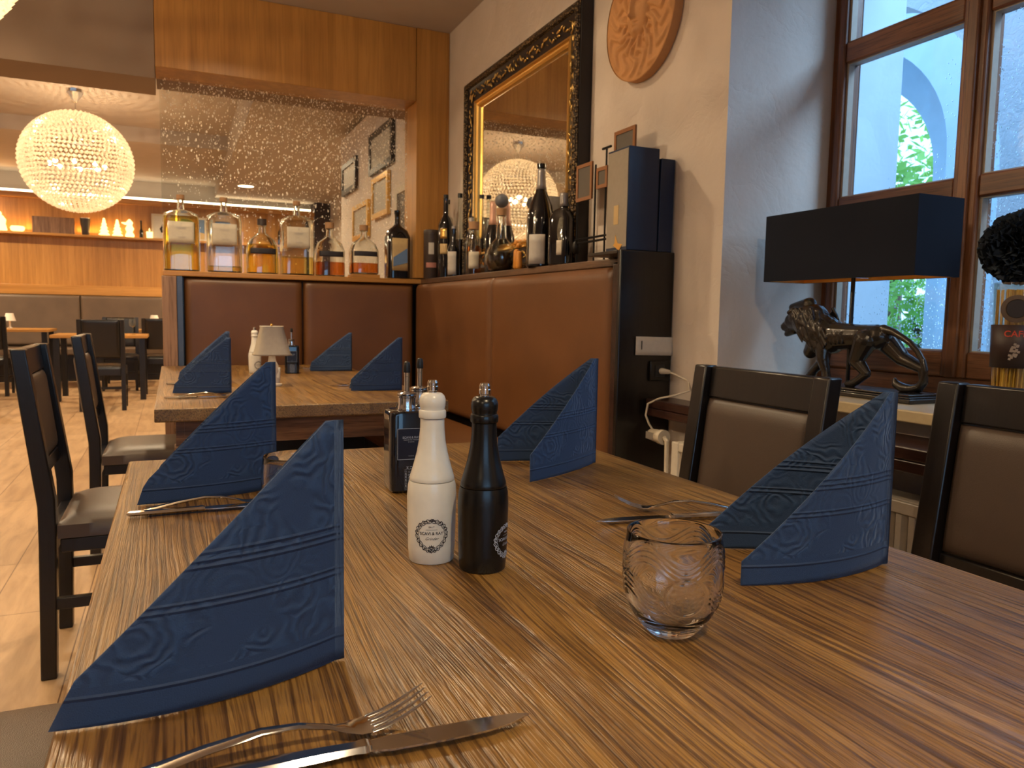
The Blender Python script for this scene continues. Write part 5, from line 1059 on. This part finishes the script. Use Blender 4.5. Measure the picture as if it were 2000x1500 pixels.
# tables and chairs at the back
def small_table(label, x0, x1, y0, y1, z):
    t = thing('dining_table', label, 'table', ((x0+x1)/2, (y0+y1)/2, 0)); w, d = (x1-x0)/2, (y1-y0)/2
    obj('tabletop', MB().box(-w, -d, z-.035, w, d, z), M_HONEYX, t, bevel=.004)
    for i in (-1, 1):
        for j in (-1, 1): obj('leg', MB().box(i*(w-.06)-.03, j*(d-.06)-.03, 0, i*(w-.06)+.03, j*(d-.06)+.03, z-.036), M_DARK, t)
small_table('light wooden table by the far bench at the left edge', -2.35, -1.45, 11.4, 12.15, .77); small_table('light wooden table behind the rear chair under the chandelier', -1.24, -.26, 9.75, 10.5, .75); small_table('light wooden table at the far bench right of the rear chairs', -.9, .05, 11.4, 12.1, .77)
rc = make_chair('dark upholstered chair with its back to us under the chandelier', 'rear room chairs', True, M_DARK); rc.location = (-.66, 9.0, 0)
dup(rc, (-1.98, 10.75, 0), 0, 'dark upholstered chair at the far left edge in the back room'); dup(rc, (-.13, 10.75, 0), 0, 'dark upholstered chair half hidden by the booth end panel'); dup(rc, (-.62, 11.1, 0), pi, 'dark chair behind the rear table facing us'); dup(rc, (-1.98, 9.3, 0), .1, 'dark rear chair partly hidden by the nearest dining chair at left')
def mini(label, x, y, z):
    t = thing('small_table_lamp', label, 'table lamp', (x, y, z)); obj('foot', MB().lathe([(0, .03), (.01, .03), (.02, .012), (.10, .01)], 14), M_PORC, t); obj('lamp_shade', MB().lathe([(.10, .07), (.20, .042)], 20), plain('white_shade', (.75, .68, .58), .6), t)
mini('tiny white shaded lamp on the far left table', -1.93, 11.75, .7705); mini('tiny white shaded lamp on the table beside the booth end', -.22, 11.7, .7705)
def glassw(label, x, y, z):
    t = thing('wine_glass', label, 'drinking glass', (x, y, z)); obj('bowl', MB().lathe([(.09, .006), (.10, .03), (.13, .04), (.19, .033)], 20, capt=False), M_THIN, t); obj('stem', MB().lathe([(0, .033), (.003, .03), (.006, .005), (.09, .004)], 16), M_THIN, t)
glassw('wine glass on the rear table beside the chair back', -.42, 9.95, .7505); glassw('wine glass further left on the rear table', -.55, 10.1, .7505)
tag(obj('salt_shaker', MB().lathe([(0, .02), (.01, .024), (.06, .022), (.08, .016), (.09, .008)], 16, c=(-.68, 10.05, .7505)), M_WHITE), 'small white shaker on the rear table', 'shaker'); tag(obj('menu_block', MB().box(-.95, 10.0, .7505, -.76, 10.05, .82), M_FOIL), 'low grey menu holder on the rear table', 'menu holder')
# framed pictures on the right wall beyond the glass
def wf_(label, y0, y1, z0, z1, art, frm, bw): return frame_on('framed_picture', label, 'picture', (1.603, (y0+y1)/2, z0), y1-y0, z1-z0, art, frm, 'x', .03, bw)
ART = plain('faded_print', (.38, .35, .30), .5); DART = plain('dark_print', (.07, .06, .05), .5)
for a in (('small black framed picture high on the wall behind the glass, leftmost', 7.12, 7.74, 2.2, 2.5, ART, M_BLACKWOOD, .05), ('larger black framed picture high behind the glass near the top', 5.85, 6.6, 2.22, 2.56, ART, M_BLACKWOOD, .05), ('gold framed picture seen through the glass above the last whisky flask', 5.97, 6.5, 1.84, 2.18, ART, M_GOLDB, .045), ('gold framed picture behind the glass, lower left of the gold pair', 6.64, 7.25, 1.72, 2.04, ART, M_GOLDB, .045), ('large pale framed dark picture behind the glass nearest the post', 5.2, 5.74, 1.5, 2.0, DART, M_LABEL, .05)): wf_(*a)
dl = thing('ceiling_downlight', 'round lit downlight in the back room ceiling seen through the glass', 'ceiling light', (1.02, 11.77, 2.849)); obj('trim_ring', MB().lathe([(-.008, .11), (-.008, .125), (-.0005, .128)], 32, capb=False, capt=False), M_CREAM, dl); obj('lens', MB().lathe([(-.006, .108), (-.001, .108)], 32), M_DOWN, dl)
wc = thing('wall_wreath', 'dark round wreath clock on the grey wall seen through the glass', 'wall clock', (2.18, 12.93, 2.4)); bpy.data.objects.remove(wc)
